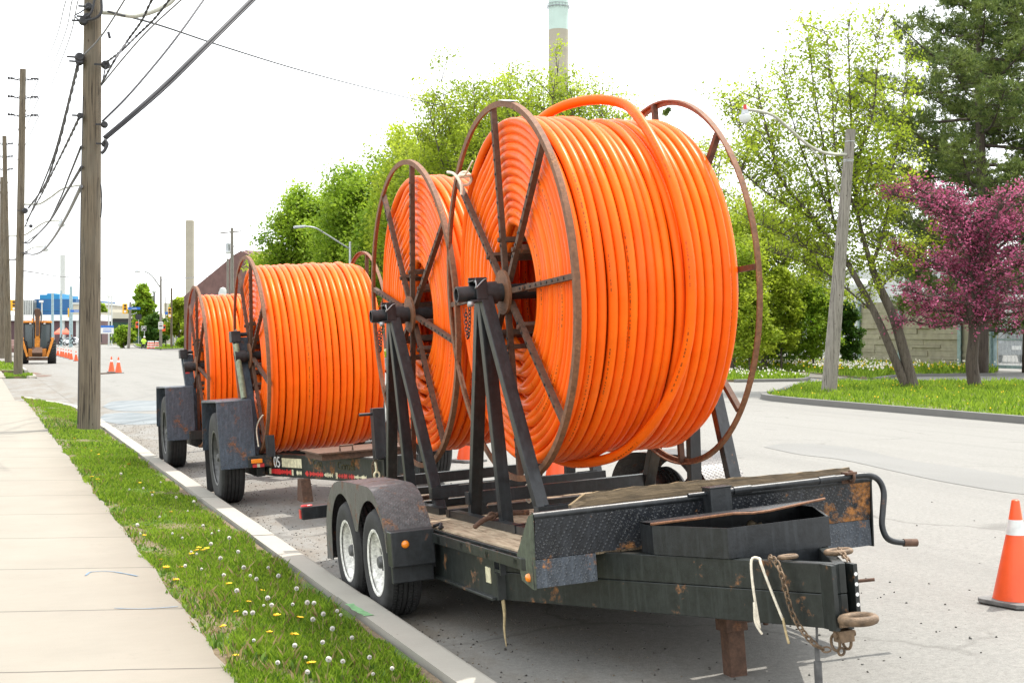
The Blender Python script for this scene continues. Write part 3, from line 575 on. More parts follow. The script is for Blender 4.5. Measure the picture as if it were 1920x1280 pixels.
def make_reel(label, mat4, W, RF, nw, rin, rout, hose=.06, group='orange conduit reels', loop=False, seed=1, spoke0=0, left_step=7, bent=False, hub_out=.30, steps=None, sag=0):
    rs_ = random.Random(seed); t = thing('cable_reel', label, 'cable reel', mat4, group=group)
    for side, x0 in (('left', 0), ('right', W)):
        sg = 1 if side == 'left' else -1
        g = MB(); a, b = RF, RF-.036; xo, xi = x0-sg*.003, x0+sg*.031
        g.lathe([(xo, b), (xo, a), (xi, a), (xi, a-.010), (xo+sg*.012, a-.012), (xo+sg*.012, b), (xo, b)], n=96); g.build('rim', M['rust2'], t, smooth='auto')
        for k in range(8):
            an = R(spoke0)+k*PI/4; u = Vector((0, -math.sin(an), math.cos(an)))
            g = MB(); p0 = Vector((x0+sg*.02, 0, 0))+u*.09; p1 = Vector((x0+sg*.02, 0, 0))+u*(RF-.012)
            if bent and side == 'left' and k == 6: mid = p0.lerp(p1, .45)+Vector((-.10, 0, -.12)); g.beam(p0, mid, .037, .037, (1, 0, 0)); g.beam(mid, p1, .037, .037, (1, 0, 0))
            else:
                g.beam(p0, p1, .031, .034, (1, 0, 0))
            g.cur = 1
            if side == 'left' and not (bent and k == 6):
                for q in range(9): c = Vector((x0-sg*.0015, 0, 0))+u*(.28+q*(RF-.4)/8.5); g.lathe([(c.x-.0015, .0001), (c.x-.0015, .008), (c.x+.003, .008)], (0, c.y, c.z), n=8)
            g.build('spoke', [M['rust'], M['darkm']], t)
        g = MB(); g.lathe([(x0-sg*.012, .04), (x0-sg*.012, .135), (x0+sg*.004, .135), (x0+sg*.004, .04)], n=40); g.build('hub_plate', M['rust2'], t, smooth='auto')
    g = MB(); g.lathe([(-hub_out, .037), (-hub_out, .047), (W+hub_out, .047), (W+hub_out, .037), (-hub_out, .037)], n=24); g.lathe([(-.16, .047), (-.16, .068), (-.05, .068), (-.05, .055), (.0, .055)], n=24); g.lathe([(W, .055), (W+.05, .055), (W+.05, .068), (W+.16, .068), (W+.16, .047)], n=24); g.build('axle', M['darkm'], t, smooth='auto')
    for k in range(8):
        an = R(spoke0)+k*PI/4; u = Vector((0, -math.sin(an), math.cos(an)))*(rin-.045+.015*(k % 3)); g = MB(); g.beam(Vector((.03, 0, 0))+u, Vector((W-.03, 0, 0))+u, .05, .03, u); g.lathe([(-.012, .0001), (-.012, .014), (.0, .016)], (0, u.y, u.z), n=10); g.build('drum_bar', M['rust'], t)
    T_ = []; x0 = .055+hose/2; x1 = W-.05-hose/2; pit = (x1-x0)/(nw-1); L = 112
    def ring(x, r, n=L, wob=1., cross=None, dx=0):
        ph = rs_.uniform(0, 6.28); ph2 = rs_.uniform(0, 6.28); pts = []
        for i in range(n+1):
            a = 2*PI*i/n; f = sstep(.0, 1, ((a-(cross or 3.6)) % (2*PI))/.5) if dx else 0
            rr = r+wob*(.0035*math.sin(2*a+ph)+.003*math.sin(3*a+ph2)); xx = x+wob*.0035*math.sin(2*a+ph2)+dx*f*1.0
            pts.append((xx, -math.sin(a)*rr, math.cos(a)*rr))
        return pts
    for i in range(nw):                                    # outer layer
        step = (.022 if i < left_step else 0)-(.03 if i >= nw-1 else 0)
        if steps: step += steps(i)
        T_.append(coil_tube(ring(x0+pit*i, rout-hose/2+step+rs_.uniform(-.004, .004)), hose/2*rs_.uniform(.905, .955), L, i*6.1, 12))
    for i in range(nw-1): T_.append(coil_tube(ring(x0+pit*(i+.5), rout-hose/2-.072*hose/.06, 56, 0), hose/2*.97, 56, i*3.3, 8))
    lay = .0492*hose/.06; nl = int((rout-.03-rin)/lay)        # spirals that show at both ends of the coil
    for side in (0, 1):
        for col in (0, 1):
            pts = []; n = 84
            for j in range(nl):
                off = rs_.uniform(-.006, .010); rr0 = rout-hose/2-.045-lay*(nl-1-j)-(0 if col == 0 else .02); cr = R(-16)+rs_.uniform(-.08, .08)
                for i in range(n):
                    a = 2*PI*i/n; d = (a-cr+PI) % (2*PI)-PI
                    k = sstep(-.16, .34, d) if abs(d) < 1.2 else (1 if d > 0 else 0)
                    aa = a; rr = rr0+(-.5+k)*lay*.98 if abs(d) < PI*.999 else rr0
                    rr = rr0+lay*(sstep(-.2, .3, d)-.5)*max(0, 1-abs(d)/2.9); xx = x0-.004+off+.016*math.exp(-(d/.3)**2)+(.052 if col else 0)
                    # lower half sags a little: turns kink where they cross under the hub
                    d2 = (a-PI-.1+PI) % (2*PI)-PI; xx += .014*math.exp(-(d2/.28)**2); rr += lay*.55*math.exp(-(d2/.22)**2)*(1 if j % 2 else -.4)
                    pts.append((xx if side == 0 else W-xx, -math.sin(aa)*rr, math.cos(aa)*rr))
                pts.append(None)
            run = []
            for p in pts:
                if p is None:
                    run.append(run[0]); T_.append(coil_tube(run, hose/2*.97, 0, rs_.uniform(0, 9), 9)); run = []
                else: run.append(p)
    if loop:
        c = [(.32, -38, 1.06), (.33, -22, 1.075), (.46, -8, 1.15), (.61, 4, 1.165), (.725, 16, 1.14), (.73, 30, 1.10), (.71, 51, 1.085), (.71, 67, 1.08), (.72, 88, 1.075), (.71, 110, 1.075), (.66, 128, 1.078), (.60, 142, 1.085), (.52, 156, 1.10), (.43, 168, 1.09), (.35, 182, 1.075), (.29, 196, 1.05), (.25, 206, 1.0)]
        pp = spline([Vector((x, -math.sin(R(a))*r*rout/1.04, math.cos(R(a))*r*rout/1.04)) for x, a, r in c], 10); T_.append(coil_tube(pp, hose/2, 0, 3, 14))
    hose_obj('conduit_coil', T_, M['hose'], t).location = (0, 0, -sag); return t
F1 = frame(-.94, 2.82, 3.51, (2.38, 8.793, .349))
F2 = frame(-.9, 2.0, 3.3, (2.39, 15.35, .487))
F3 = frame(-.9, 1.6, 2.0, (2.39, 19.72, .487))
T = Matrix.Translation
reelA = make_reel('front orange conduit reel with a loose loop of hose arching over the top', F1 @ T((.706, -.841, 1.629)), 1.115, 1.137, 17, .36, 1.022, loop=True, seed=3, steps=lambda i: -.006*abs(i-11)*.3 if i > 7 else 0)
reelB = make_reel('second orange conduit reel, on the rear stand of the front trailer', F1 @ T((.706, 1.27, 1.629)), 1.115, 1.137, 17, .36, 1.003, seed=5, spoke0=14, left_step=4)
reelC = make_reel('third orange conduit reel, on the single-axle trailer marked 05', F2 @ T((.42, -.12, 1.065)), 1.30, 1.07, 17, .40, .99, sag=.045, hose=.072, seed=8, spoke0=17, left_step=14, bent=True, hub_out=.16)
reelD = make_reel('rearmost orange conduit reel, half hidden on the last trailer', F3 @ T((.40, -.48, .865)), 1.30, 1.08, 17, .40, .94, hose=.072, seed=11, spoke0=9, left_step=17, hub_out=.14)
# white rag knotted to the upper-left spoke of the front reel
g = MB(); p = Vector((.0, .62, .79)); g.tube(spline([p+Vector((-.05, .16, .06)), p+Vector((-.04, .08, .04)), p+Vector((-.04, 0, .0)), p+Vector((-.03, -.04, -.05)), p+Vector((-.035, -.05, -.12))], 5), .010, 6); g.torus((.012, .62, .78), .042, .011, 'Y', 14, 6); g.torus((.012, .63, .80), .04, .010, 'Z', 14, 6); g.tube(spline([p, p+Vector((.0, -.09, .02)), p+Vector((.02, -.16, .08))], 4), .006, 5)
r_ = thing('tied_rag', 'white rag knotted round the upper spoke of the front reel', 'rag', reelA.matrix_world.copy()); g.build('rag_cloth', M['rope'], r_)
g = MB(); g.beam((-.008, -.19, 1.118), (-.008, -.38, 1.073), .06, .003, (0, -.3, 1)); 
st = g.build('white_tape', M['white'], None); st.matrix_world = reelA.matrix_world @ T((.025, 0, .006)); tag(st, 'piece of white tape stuck on the top of the front reel rim', 'tape')
r_ = thing('tied_rag', 'thin white tie hanging from the rim of the third reel', 'rag', reelC.matrix_world.copy()); g = MB(); g.tube(spline([(-.02, -.72, -.62), (-.05, -.62, -.68), (-.06, -.5, -.78), (-.05, -.5, -.95)], 5), .007, 5); g.build('rag_cloth', M['rope'], r_)

# ------------------------------------------------------------------ trailers
def wheel(parent, w0, l, v, Rt, Rr, wd, side=1, rimmat=None, big=False):
    """outer face at w0; side=+1: tyre lies towards +w. wheel (hub) > tyre, rim"""
    s_ = side; g = MB()
    g.lathe([(w0+s_*.02, .001), (w0+s_*.02, .032), (w0+s_*.03, .04), (w0+s_*.10, .045)], (0, l, v), n=20)
    nl = 8 if big else 6
    for k in range(nl):
        a = 2*PI*k/nl; c = (w0+s_*.075, l+math.cos(a)*.075, v+math.sin(a)*.075); g.lathe([(-.008*s_, .001), (-.008*s_, .012), (.012*s_, .012)], c, n=6)
    hub = g.build('wheel', M['hub'], parent, smooth='auto')
    g = MB(); b = Rr
    g.lathe([(w0+s_*.012, b-.012), (w0+s_*.004, b-.002), (w0+s_*.004, b+.008), (w0+s_*.016, b+.010), (w0+s_*.03, b-.012), (w0+s_*.085, b-.03), (w0+s_*.10, b-.055), (w0+s_*.085, b*.55), (w0+s_*.075, b*.42), (w0+s_*.08, .04)], (0, l, v), n=48)
    g.cur = 1
    for k in range(8):
        a = 2*PI*(k+.5)/8; c = (w0+s_*.088, l+math.cos(a)*b*.68, v+math.sin(a)*b*.68); g.lathe([(-.010*s_, .001), (-.010*s_, b*.10), (.0, b*.10)], c, n=12)
    g.build('rim', [rimmat or M['rim'], M['darkm']], hub, smooth='auto')
    g = MB(); H = Rt-Rr; prof = [(0.02, Rr), (.004, Rr+.012), (.0, Rr+H*.3), (-.006, Rr+H*.55), (.002, Rr+H*.85), (.012, Rt-.012), (.028, Rt-.003)]
    ng = 4; x = .03; tw = (wd-.06); st = tw/(ng+1)
    for k in range(ng+1):
        prof += [(.03+k*st, Rt), (.03+(k+1)*st-.010, Rt)]
        if k < ng: prof += [(.03+(k+1)*st-.009, Rt-.012), (.03+(k+1)*st-.001, Rt-.012)]
    prof += [(wd-.02, Rt-.004), (wd-.006, Rt-.02), (wd, Rr+H*.5), (wd-.02, Rr)]
    g.lathe([(w0+s_*a, r) for a, r in prof], (0, l, v), n=72)
    if not big:                                          # tread blocks
        for k in range(84):
            a = 2*PI*k/84
            for q in (0, 1, 3, 4):
                aa = a+(PI/84 if q % 2 else 0)
                c = Vector((w0+s_*(.03+(q+.5)*st), l-math.sin(aa)*(Rt-.003), v+math.cos(aa)*(Rt-.003))); rt = Matrix.Rotation(aa, 3, 'X'); g.box(c, (st*.62, Rt*2*PI/84*.55, .015), rt)
    g.build('tyre', M['rubber'], hub, smooth='auto'); return hub
def chain(path, name, mat, parent=None, lr=.017, wr=.0042, pitch=.030):
    pts = spline(path, 8); g = MB(); L = [0]
    for i in range(1, len(pts)): L.append(L[-1]+(pts[i]-pts[i-1]).length)
    n = int(L[-1]/pitch); j = 0
    for k in range(n):
        s_ = (k+.5)*pitch
        while L[j+1] < s_: j += 1
        t = (pts[j+1]-pts[j]).normalized(); c = pts[j].lerp(pts[j+1], (s_-L[j])/(L[j+1]-L[j]+1e-9)); u = t.orthogonal().normalized(); u.rotate(Matrix.Rotation(PI/2*(k % 2)+.4, 3, t))
        ring = [c+t*math.cos(2*PI*q/12)*lr*1.25+u*math.sin(2*PI*q/12)*lr*.72 for q in range(12)]; g.tube(ring, wr, 6, closed=True)
    return g.build(name, mat, parent, smooth=True)

# front trailer: deck-over tandem, nose up on its jack
t1 = thing('flatbed_trailer', 'front black rusty tandem-axle flatbed trailer carrying two orange reels, tongue towards the viewer', 'trailer', F1, group=None)
CW = 1.26; LH = -2.23
g = MB()
for w0, w1 in ((.30, .36), (2.16, 2.22)):
    g.b2((w0, -1.53, -.085), (w1, 2.2, .19)); g.b2((w0-.025, -1.5, -.087), (w0+.002, 2.2, -.07)); 
for a, b in (((.335, -1.5), (1.24, -3.43)), ((2.185, -1.5), (1.29, -3.43))):
    a = Vector((*a, 0)); b = Vector((*b, 0)); d = (b-a).normalized(); sg = 1 if b.x > a.x else -1; nrm = Vector((d.y, -d.x, 0))*(-sg)
    # web plus two flanges (stacked channels with a weld seam)
    for z0, z1, off in ((-.088, .064, 0), (.066, .20, .0015)):
        g.prism([(a.x-nrm.x*(-.0)+0, a.y), (b.x, b.y), (b.x+nrm.x*.05, b.y+nrm.y*.05), (a.x+nrm.x*.05, a.y+nrm.y*.05)], z0, z1, 'Z')
g.beam((.36, 2.17, .05), (2.16, 2.17, .05), .08, .2); 
for l in np.arange(-1.9, 2.2, .41): g.beam((.36, l, .135), (2.16, l, .135), .05, .08)
g.build('frame', M['frame'], t1, bevel=.004)
g = MB()                                         # nose channel with bolt holes
g.b2((1.205, -3.455, -.088), (1.225, -3.35, .198)); g.b2((1.315, -3.455, -.045), (1.335, -3.35, .194)); g.b2((1.225, -3.385, -.088), (1.315, -3.37, .196)); g.b2((1.225, -3.40, -.10), (1.33, -3.36, -.07))
g.cur = 1
for k in range(5): g.lathe([(1.2249, .0005), (1.2249, .011), (1.2235, .011)], (0, -3.44, .155-k*.055), n=10); g.lathe([(-3.4555, .001), (-3.4555, .009), (-3.454, .009)], (1.325, 0, .15-k*.045), 'Y', n=10)
g.build('nose_plate', [M['frame'], M['white']], t1)
g = MB(); g.torus((1.265, -3.54, -.03), .068, .021, 'Z', 28, 10); g.beam((1.265, -3.48, -.045), (1.265, -3.40, -.06), .09, .05); g.box((1.255, -3.43, -.115), (.07, .06, .05)); g.cyl((1.21, -3.43, -.11), (1.31, -3.43, -.11), .014)
g.build('lunette_ring', M['chain'], t1, smooth='auto')
g = MB()
for wo, wi, sg in ((.25, .30, 1), (2.27, 2.22, -1)):   # side rub rail with open stake pockets, curved in at the front
    lo, hi = min(wo, wo+.012*sg), max(wo, wo+.012*sg); g.b2((lo, -2.10, .146), (hi, -.10, .206))
    g.beam((wo+.006*sg, -2.098, .176), (wi+.0, -2.19, .176), .012, .06)
    for l in (-.16, -.62, -1.08, -1.54, -2.0): g.b2((min(wo, wi), l-.03, .150), (max(wo, wi)-.001, l+.03, .196))
    lo, hi = min(wi, wi+.02*sg), max(wi, wi+.02*sg); g.b2((lo, -2.2, .16), (hi, 2.2, .2095))
g.build('rub_rail', M['frame'], t1, bevel=.002)
g = MB()
for k in range(13):
    w0 = .325+k*.1435; 
    g.b2((w0, -2.2+.002*(k % 3), .195), (w0+.1395, 2.18-.006*(k % 2), .218+.0015*(k % 3)))
g.build('deck', M['deck'], t1)
g = MB()                                         # headboard: folded tread plate leaning back, rolled top, lower apron
g.add([(.275, LH, .21), (2.225, LH, .21), (2.235, LH-.03, .425), (.28, LH-.03, .425), (.275, LH+.012, .21), (2.225, LH+.012, .21), (2.235, LH-.018, .425), (.28, LH-.018, .425)], [(0, 1, 2, 3), (4, 7, 6, 5), (0, 3, 7, 4), (1, 5, 6, 2), (0, 4, 5, 1), (3, 2, 6, 7)])
g.build('headboard', M['plate'], t1)
g = MB(); g.b2((.262, LH-.006, .068), (.60, LH+.010, .208)); g.build('headboard_apron', M['apron'], t1); g = MB(); g.b2((1.90, LH-.006, .068), (2.215, LH+.010, .208)); g.build('headboard_apron', M['apron'], t1)
g = MB(); g.tube([(.275, LH-.012, .425), (1.2, LH-.014, .428), (2.235, LH-.012, .425)], .021, 14); g.build('headboard_rail', M['black'], t1, smooth='auto')
for w0 in (.262, 2.222):
    g = MB(); g.prism([(LH-.008, .062), (LH-.036, .44), (LH+.02, .425), (LH+.23, .215), (LH+.18, .09), (LH+.03, .062)], w0, w0+.008, 'X'); g.build('headboard_gusset', M['gusset'] if w0 < 1 else M['frame'], t1)
def fender(w0, w1, outer):
    P_ = [(1.40, -.10), (1.37, .12), (1.28, .30), (1.12, .42), (.92, .475), (.6, .487), (.2, .487), (-.02, .477), (-.18, .42), (-.32, .30), (-.40, .19)]
    pr = [Vector((0, a, b)) for a, b in P_]; sm = [(v.y, v.z) for v in spline(pr, 5)]
    g = MB()
    for i in range(len(sm)-1):
        (a, b), (c, d) = sm[i], sm[i+1]; g.quad((w0, a, b), (w1, a, b), (w1, c, d), (w0, c, d)); g.quad((w0, a, b-.008), (w1, a, b-.008), (w1, c, d-.008), (w0, c, d-.008))
    ls = np.linspace(1.39, -.385, 80); top = np.interp(ls[::-1], [a for a, b in sm][::-1], [b for a, b in sm][::-1])[::-1]; bot = []
    for l in ls:
        v = .17
        for c in (0, .809):
            if abs(l-c) < .405: v = max(.17 if 0 < l < .809 else -.1, math.sqrt(.405**2-(l-c)**2)-.008) if True else v
        if l > 1.21: v = -.1
        if l < -.36: v = .10
        bot.append(min(v, 9))
    for x in (outer, outer+.006*(1 if outer < 1 else -1)):
        for i in range(79):
            t0, t1_ = top[i]-.001, top[i+1]-.001; b0, b1 = min(bot[i], t0-.035), min(bot[i+1], t1_-.035); g.quad((x, ls[i], t0), (x, ls[i+1], t1_), (x, ls[i+1], b1), (x, ls[i], b0))
    return g.build('fender', M['fplate'], t1, smooth=False)
fender(-.012, .285, -.012); fender(2.235, 2.53, 2.53)
g = MB()
g.b2((-.010, -.50, .02), (.262, -.385, .235)); g.b2((.0, -.44, -.085), (.262, -.40, .022)); g.build('lamp_box', M['black'], t1, bevel=.006); g = MB(); g.b2((2.258, -.50, .02), (2.53, -.385, .235)); g.build('lamp_box', M['black'], t1, bevel=.006)
def lamp_round(c, r, parent, axis='X', mat=None):
    g = MB(); s_ = -1; g.lathe([(s_*.018, .001), (s_*.018, r*.5), (s_*.012, r*.9), (0, r)], c, axis, n=20); return g.build('marker_light', mat or M['amber'], parent, smooth=True)
lamp_round((.075, -.5005, .155), .024, t1, 'Y'); lamp_round((.262, LH+.07, .115), .022, t1, 'X'); lamp_round((2.45, -.5005, .155), .024, t1, 'Y')
for l in (0, .809): wheel(t1, 0, l, 0, .34, .205, .225, 1); wheel(t1, 2.52, l, .012, .34, .205, .225, -1)
g = MB(); g.cyl((.2, 0, 0), (2.3, 0, 0.01), .035); g.cyl((.2, .809, 0), (2.3, .809, 0.01), .035)
for w0 in (.27, 2.2): g.b2((w0, -.35, -.02), (w0+.05, 1.15, .03))
g.build('axle', M['darkm'], t1)
g = MB(); g.beam((-.02, 2.28, .16), (2.54, 2.28, .19), .09, .10); g.b2((.26, 2.2, .06), (.32, 2.3, .2)); g.b2((2.2, 2.2, .06), (2.26, 2.3, .2)); g.build('rear_bumper', M['black'], t1, bevel=.006)
g = MB(); g.b2((-.028, 2.25, .12), (-.021, 2.31, .19)); g.torus((.03, 2.28, .215), .03, .01, 'Z', 12, 6, 1.3); g.build('tail_reflector', M['red'], t1)
g = MB()                                          # jack leg with foot
g.b2((1.165, -2.50, -.23), (1.285, -2.38, -.09)); g.b2((1.18, -2.485, -.51), (1.27, -2.395, -.2)); g.box((1.225, -2.44, -.525), (.32, .16, .018), Matrix.Rotation(R(4), 3, 'Y')); g.b2((1.285, -2.47, -.20), (1.41, -2.41, -.13)); g.cyl((1.42, -2.44, -.23), (1.42, -2.44, -.11), .014)
g.build('jack_leg', M['rust'], t1, bevel=.003)
g = MB(); g.b2((1.205, LH-.13, .20), (1.325, LH-.037, .478)); g.b2((1.20, LH-.135, .478), (1.33, LH-.034, .484)); g.build('jack_post', M['black'], t1, bevel=.004)
y0 = LH-.085
g = MB(); g.tube([(1.10, y0, .452), (1.40, y0, .452)], .012, 10); g.tube([(1.325, y0, .452), (1.40, y0, .452)], .016, 12); g.tube([(1.36, y0, .452), (1.46, y0, .453)], .021, 12); g.tube([(1.46, y0, .453), (1.93, y0, .455)], .0165, 12); g.tube([(1.87, y0, .455), (1.97, y0, .456)], .020, 12)
g.tube(spline([(1.96, y0, .456), (2.08, y0, .458), (2.17, y0-.01, .455), (2.225, y0-.02, .425), (2.245, y0-.03, .36), (2.225, y0-.04, .27), (2.205, y0-.05, .19), (2.215, y0-.06, .13), (2.25, y0-.06, .10), (2.31, y0-.07, .085), (2.33, y0-.07, .083)], 6), .0165, 12); g.build('crank_handle', M['black'], t1, smooth='auto')
g = MB(); g.tube([(2.315, y0-.07, .084), (2.395, y0-.075, .076)], .021, 12); g.build('crank_grip', M['rust'], t1, smooth='auto')
g = MB(); g.b2((2.03, y0-.03, .470), (2.09, y0+.03, .482)); g.b2((2.03, y0+.025, .42), (2.09, y0+.032, .482)); g.torus((2.07, y0, .455), .030, .008, 'X', 14, 6); g.build('crank_clip', M['rust'], t1, smooth='auto')
# V-shaped tool box between the tongue beams, lid ajar
A_, B_, Cc, D_, E_ = Vector((.80, -2.50, 0)), Vector((.985, -2.93, 0)), Vector((1.535, -2.93, 0)), Vector((1.72, -2.50, 0)), Vector((1.72, -2.36, 0)); Fv = Vector((.80, -2.36, 0))
g = MB(); zb, zt = .203, .345
ring = [A_, B_, Cc, D_, E_, Fv]; n = len(ring); cen = sum(ring, Vector())/n
for z0, z1, sc_ in ((zb, zt, 1), ):
    for i in range(n):
        a, b = ring[i], ring[(i+1) % n]; a2, b2_ = a.lerp(cen, .03), b.lerp(cen, .03); Z0, Z1 = Vector((0, 0, z0)), Vector((0, 0, z1)); g.quad(a+Z0, b+Z0, b+Z1, a+Z1); g.quad(a2+Z0, b2_+Z0, b2_+Z1, a2+Z1); g.quad(a+Z1, b+Z1, b2_+Z1, a2+Z1)
g.quad(*[p+Vector((0, 0, zb+.004)) for p in ring]); g.b2((1.04, -2.928, .03), (1.485, -2.50, .2045)); g.build('tool_box', M['black'], t1)
lidp = [Vector((.795, -2.50, .352)), Vector((.95, -2.70, .378)), Vector((1.06, -2.86, .402)), Vector((1.25, -2.86, .395)), Vector((1.60, -2.80, .415)), Vector((1.73, -2.5, .375)), Vector((1.73, -2.35, .352)), Vector((.80, -2.35, .347))]
g = MB(); g.quad(*lidp); g.quad(*[p+Vector((0, 0, .006)) for p in lidp])
for i in range(len(lidp)-1): a, b = lidp[i], lidp[i+1]; g.quad(a, b, b+Vector((0, 0, .006)), a+Vector((0, 0, .006)))
g.build('tool_box_lid', M['black'], t1); g = MB(); g.tube([lidp[0], lidp[1], lidp[2], Vector((1.16, -2.862, .394)), lidp[3], lidp[4]], .007, 6); g.build('lid_edge', M['rust2'], t1)
bagt = thing('rag_bundle', 'crumpled dirty rags lying inside the open tool box', 'rags', F1); g = MB()
bm_pts = []
for k in range(9):
    c = Vector((1.0+.07*k, -2.72+.06*math.sin(k*2), .25+.012*math.cos(k*3)));
    for j in range(3): g.tube(spline([c+Vector((random.uniform(-.06, .06), random.uniform(-.06, .06), random.uniform(-.03, .05))) for _ in range(4)], 4), .022, 7)
g.build('cloth', M['bag'], bagt, smooth=True)
# side details
g = MB(); g.b2((.2935, -1.44, .0), (.2985, -1.36, .085)); lb = g.build('capacity_label', M['cream'], t1); lb['label'] = 'small faded yellow label on the frame side'
g = MB(); g.b2((.268, -1.60, .075), (.30, -1.585, .145)); g.b2((.268, -1.70, .075), (.30, -1.685, .145)); g.b2((.27, -1.69, .085), (.30, -1.60, .10)); g.build('stake_bracket', M['black'], t1)
for nm, p0, p1 in (('deck_hook', (.31, -.34, .228), (.31, -.46, .225)), ('deck_hook', (.33, -2.12, .225), (.36, -1.98, .232))):
    g = MB(); g.tube(spline([Vector(p0), (Vector(p0)+Vector(p1))/2+Vector((.03, 0, .018)), Vector(p1), Vector(p1)+Vector((.03, .04, 0))], 4), .010, 8); g.build(nm, M['darkm'], t1, smooth=True)
# safety chains, breakaway cable, straps
c1 = chain([(1.10, -3.10, .215), (1.085, -3.17, .212), (1.086, -3.215, .17), (1.095, -3.235, .08), (1.11, -3.25, -.02), (1.135, -3.27, -.09), (1.17, -3.30, -.15), (1.21, -3.33, -.185), (1.245, -3.36, -.178)], 'safety_chain', M['chain'], t1)
chain([(1.40, -3.20, .225), (1.36, -3.30, .22), (1.345, -3.37, .20), (1.34, -3.40, .14)], 'safety_chain', M['chain'], t1)
g = MB(); g.torus((1.16, -3.165, .216), .028, .010, 'Z', 16, 8, 1.5); g.build('chain_hook', M['chain'], t1, smooth=True); g = MB(); g.torus((1.38, -3.24, .222), .045, .013, 'Z', 18, 8, 1.3); g.build('chain_hook', M['chain'], t1, smooth=True); g = MB(); g.torus((1.235, -3.39, -.15), .035, .007, 'X', 16, 6); g.torus((1.28, -3.41, -.145), .035, .007, 'X', 16, 6); g.torus((1.255, -3.40, -.19), .016, .006, 'Y', 12, 6); g.build('shackle', M['chain'], t1, smooth=True)
g = MB(); g.tube([(1.20, -3.30, -.09), (1.20, -3.29, -.19)], .006, 6); g.tube([(1.20, -3.29, -.17), (1.20, -3.285, -.245)], .012, 8); g.tube([(1.20, -3.285, -.245), (1.20, -3.28, -.345)], .018, 10); g.build('wiring_plug', M['hub'], t1, smooth='auto')
g = MB(); g.cyl((1.34, -3.20, .075), (1.52, -3.30, .085), .008); g.build('side_pin', M['rust'], t1)
s1 = thing('tie_strap', 'white strap looped over the trailer tongue beside the chain', 'strap', F1); g = MB()
g.tube(spline([(1.005, -3.10, -.0), (1.01, -3.10, -.06), (1.02, -3.105, -.10), (1.015, -3.10, -.02), (1.01, -3.09, .1), (1.03, -3.06, .205), (1.06, -3.08, .21), (1.055, -3.10, .19), (1.075, -3.145, .06), (1.095, -3.19, -.06)], 5), .0065, 6); g.tube(spline([(1.005, -3.10, .02), (1.003, -3.10, -.07), (1.022, -3.12, -.125)], 4), .006, 6); g.build('webbing', M['rope'], s1, smooth=True)
g = MB(); g.tube(spline([(1.095, -3.19, -.05), (1.10, -3.2, -.12), (1.105, -3.21, -.165)], 4), .006, 6); o_ = g.build('webbing', M['rope2'], s1, smooth=True); o_['label'] = 'yellowed frayed strap end'
s2 = thing('tie_strap', 'brown twisted strap end hanging below the trailer frame near the kerb', 'strap', F1); g = MB(); q = spline([(.33, -1.52, -.08), (.333, -1.52, -.16), (.327, -1.515, -.25), (.335, -1.505, -.34)], 5); g.tube(q, .008, 6, rs=[.011*(1-.75*i/len(q)) for i in range(len(q))]); g.build('webbing', M['rope2'], s2, smooth=True)
pk = thing('wood_plank', 'long weathered plank with splintered edges lying across the front headboard of the trailer', 'plank', F1)
g = MB(); n = 40; V = []; F = []
for i in range(n+1):
    x = .50+(2.14-.50)*i/n; j = (random.random()-.5)*.006; e0 = .03*(1-min(1, i/2)); top = .505+.010*math.sin(i*.13)-e0*1.6+j; 
    lft = -.06 if i < 2 else 0
    yb = LH+.012; V += [(x, yb, .42), (x, yb+.04, .42), (x, yb+.058, top-.003), (x, yb+.018+.006*random.random(), top), (x, yb+.008, .42+(top-.42)*.5)]
for i in range(n):
    for k in range(5): F.append((i*5+k, i*5+(k+1) % 5, i*5+5+(k+1) % 5, i*5+5+k))
F += [tuple(range(5)), tuple(range(n*5, n*5+5))]; g.add(V, F); g.mi = [1 if (i < n*5 and i % 5 == 2) else 0 for i in range(len(F))]; g.build('board', [M['plank'], M['planktop']], pk)

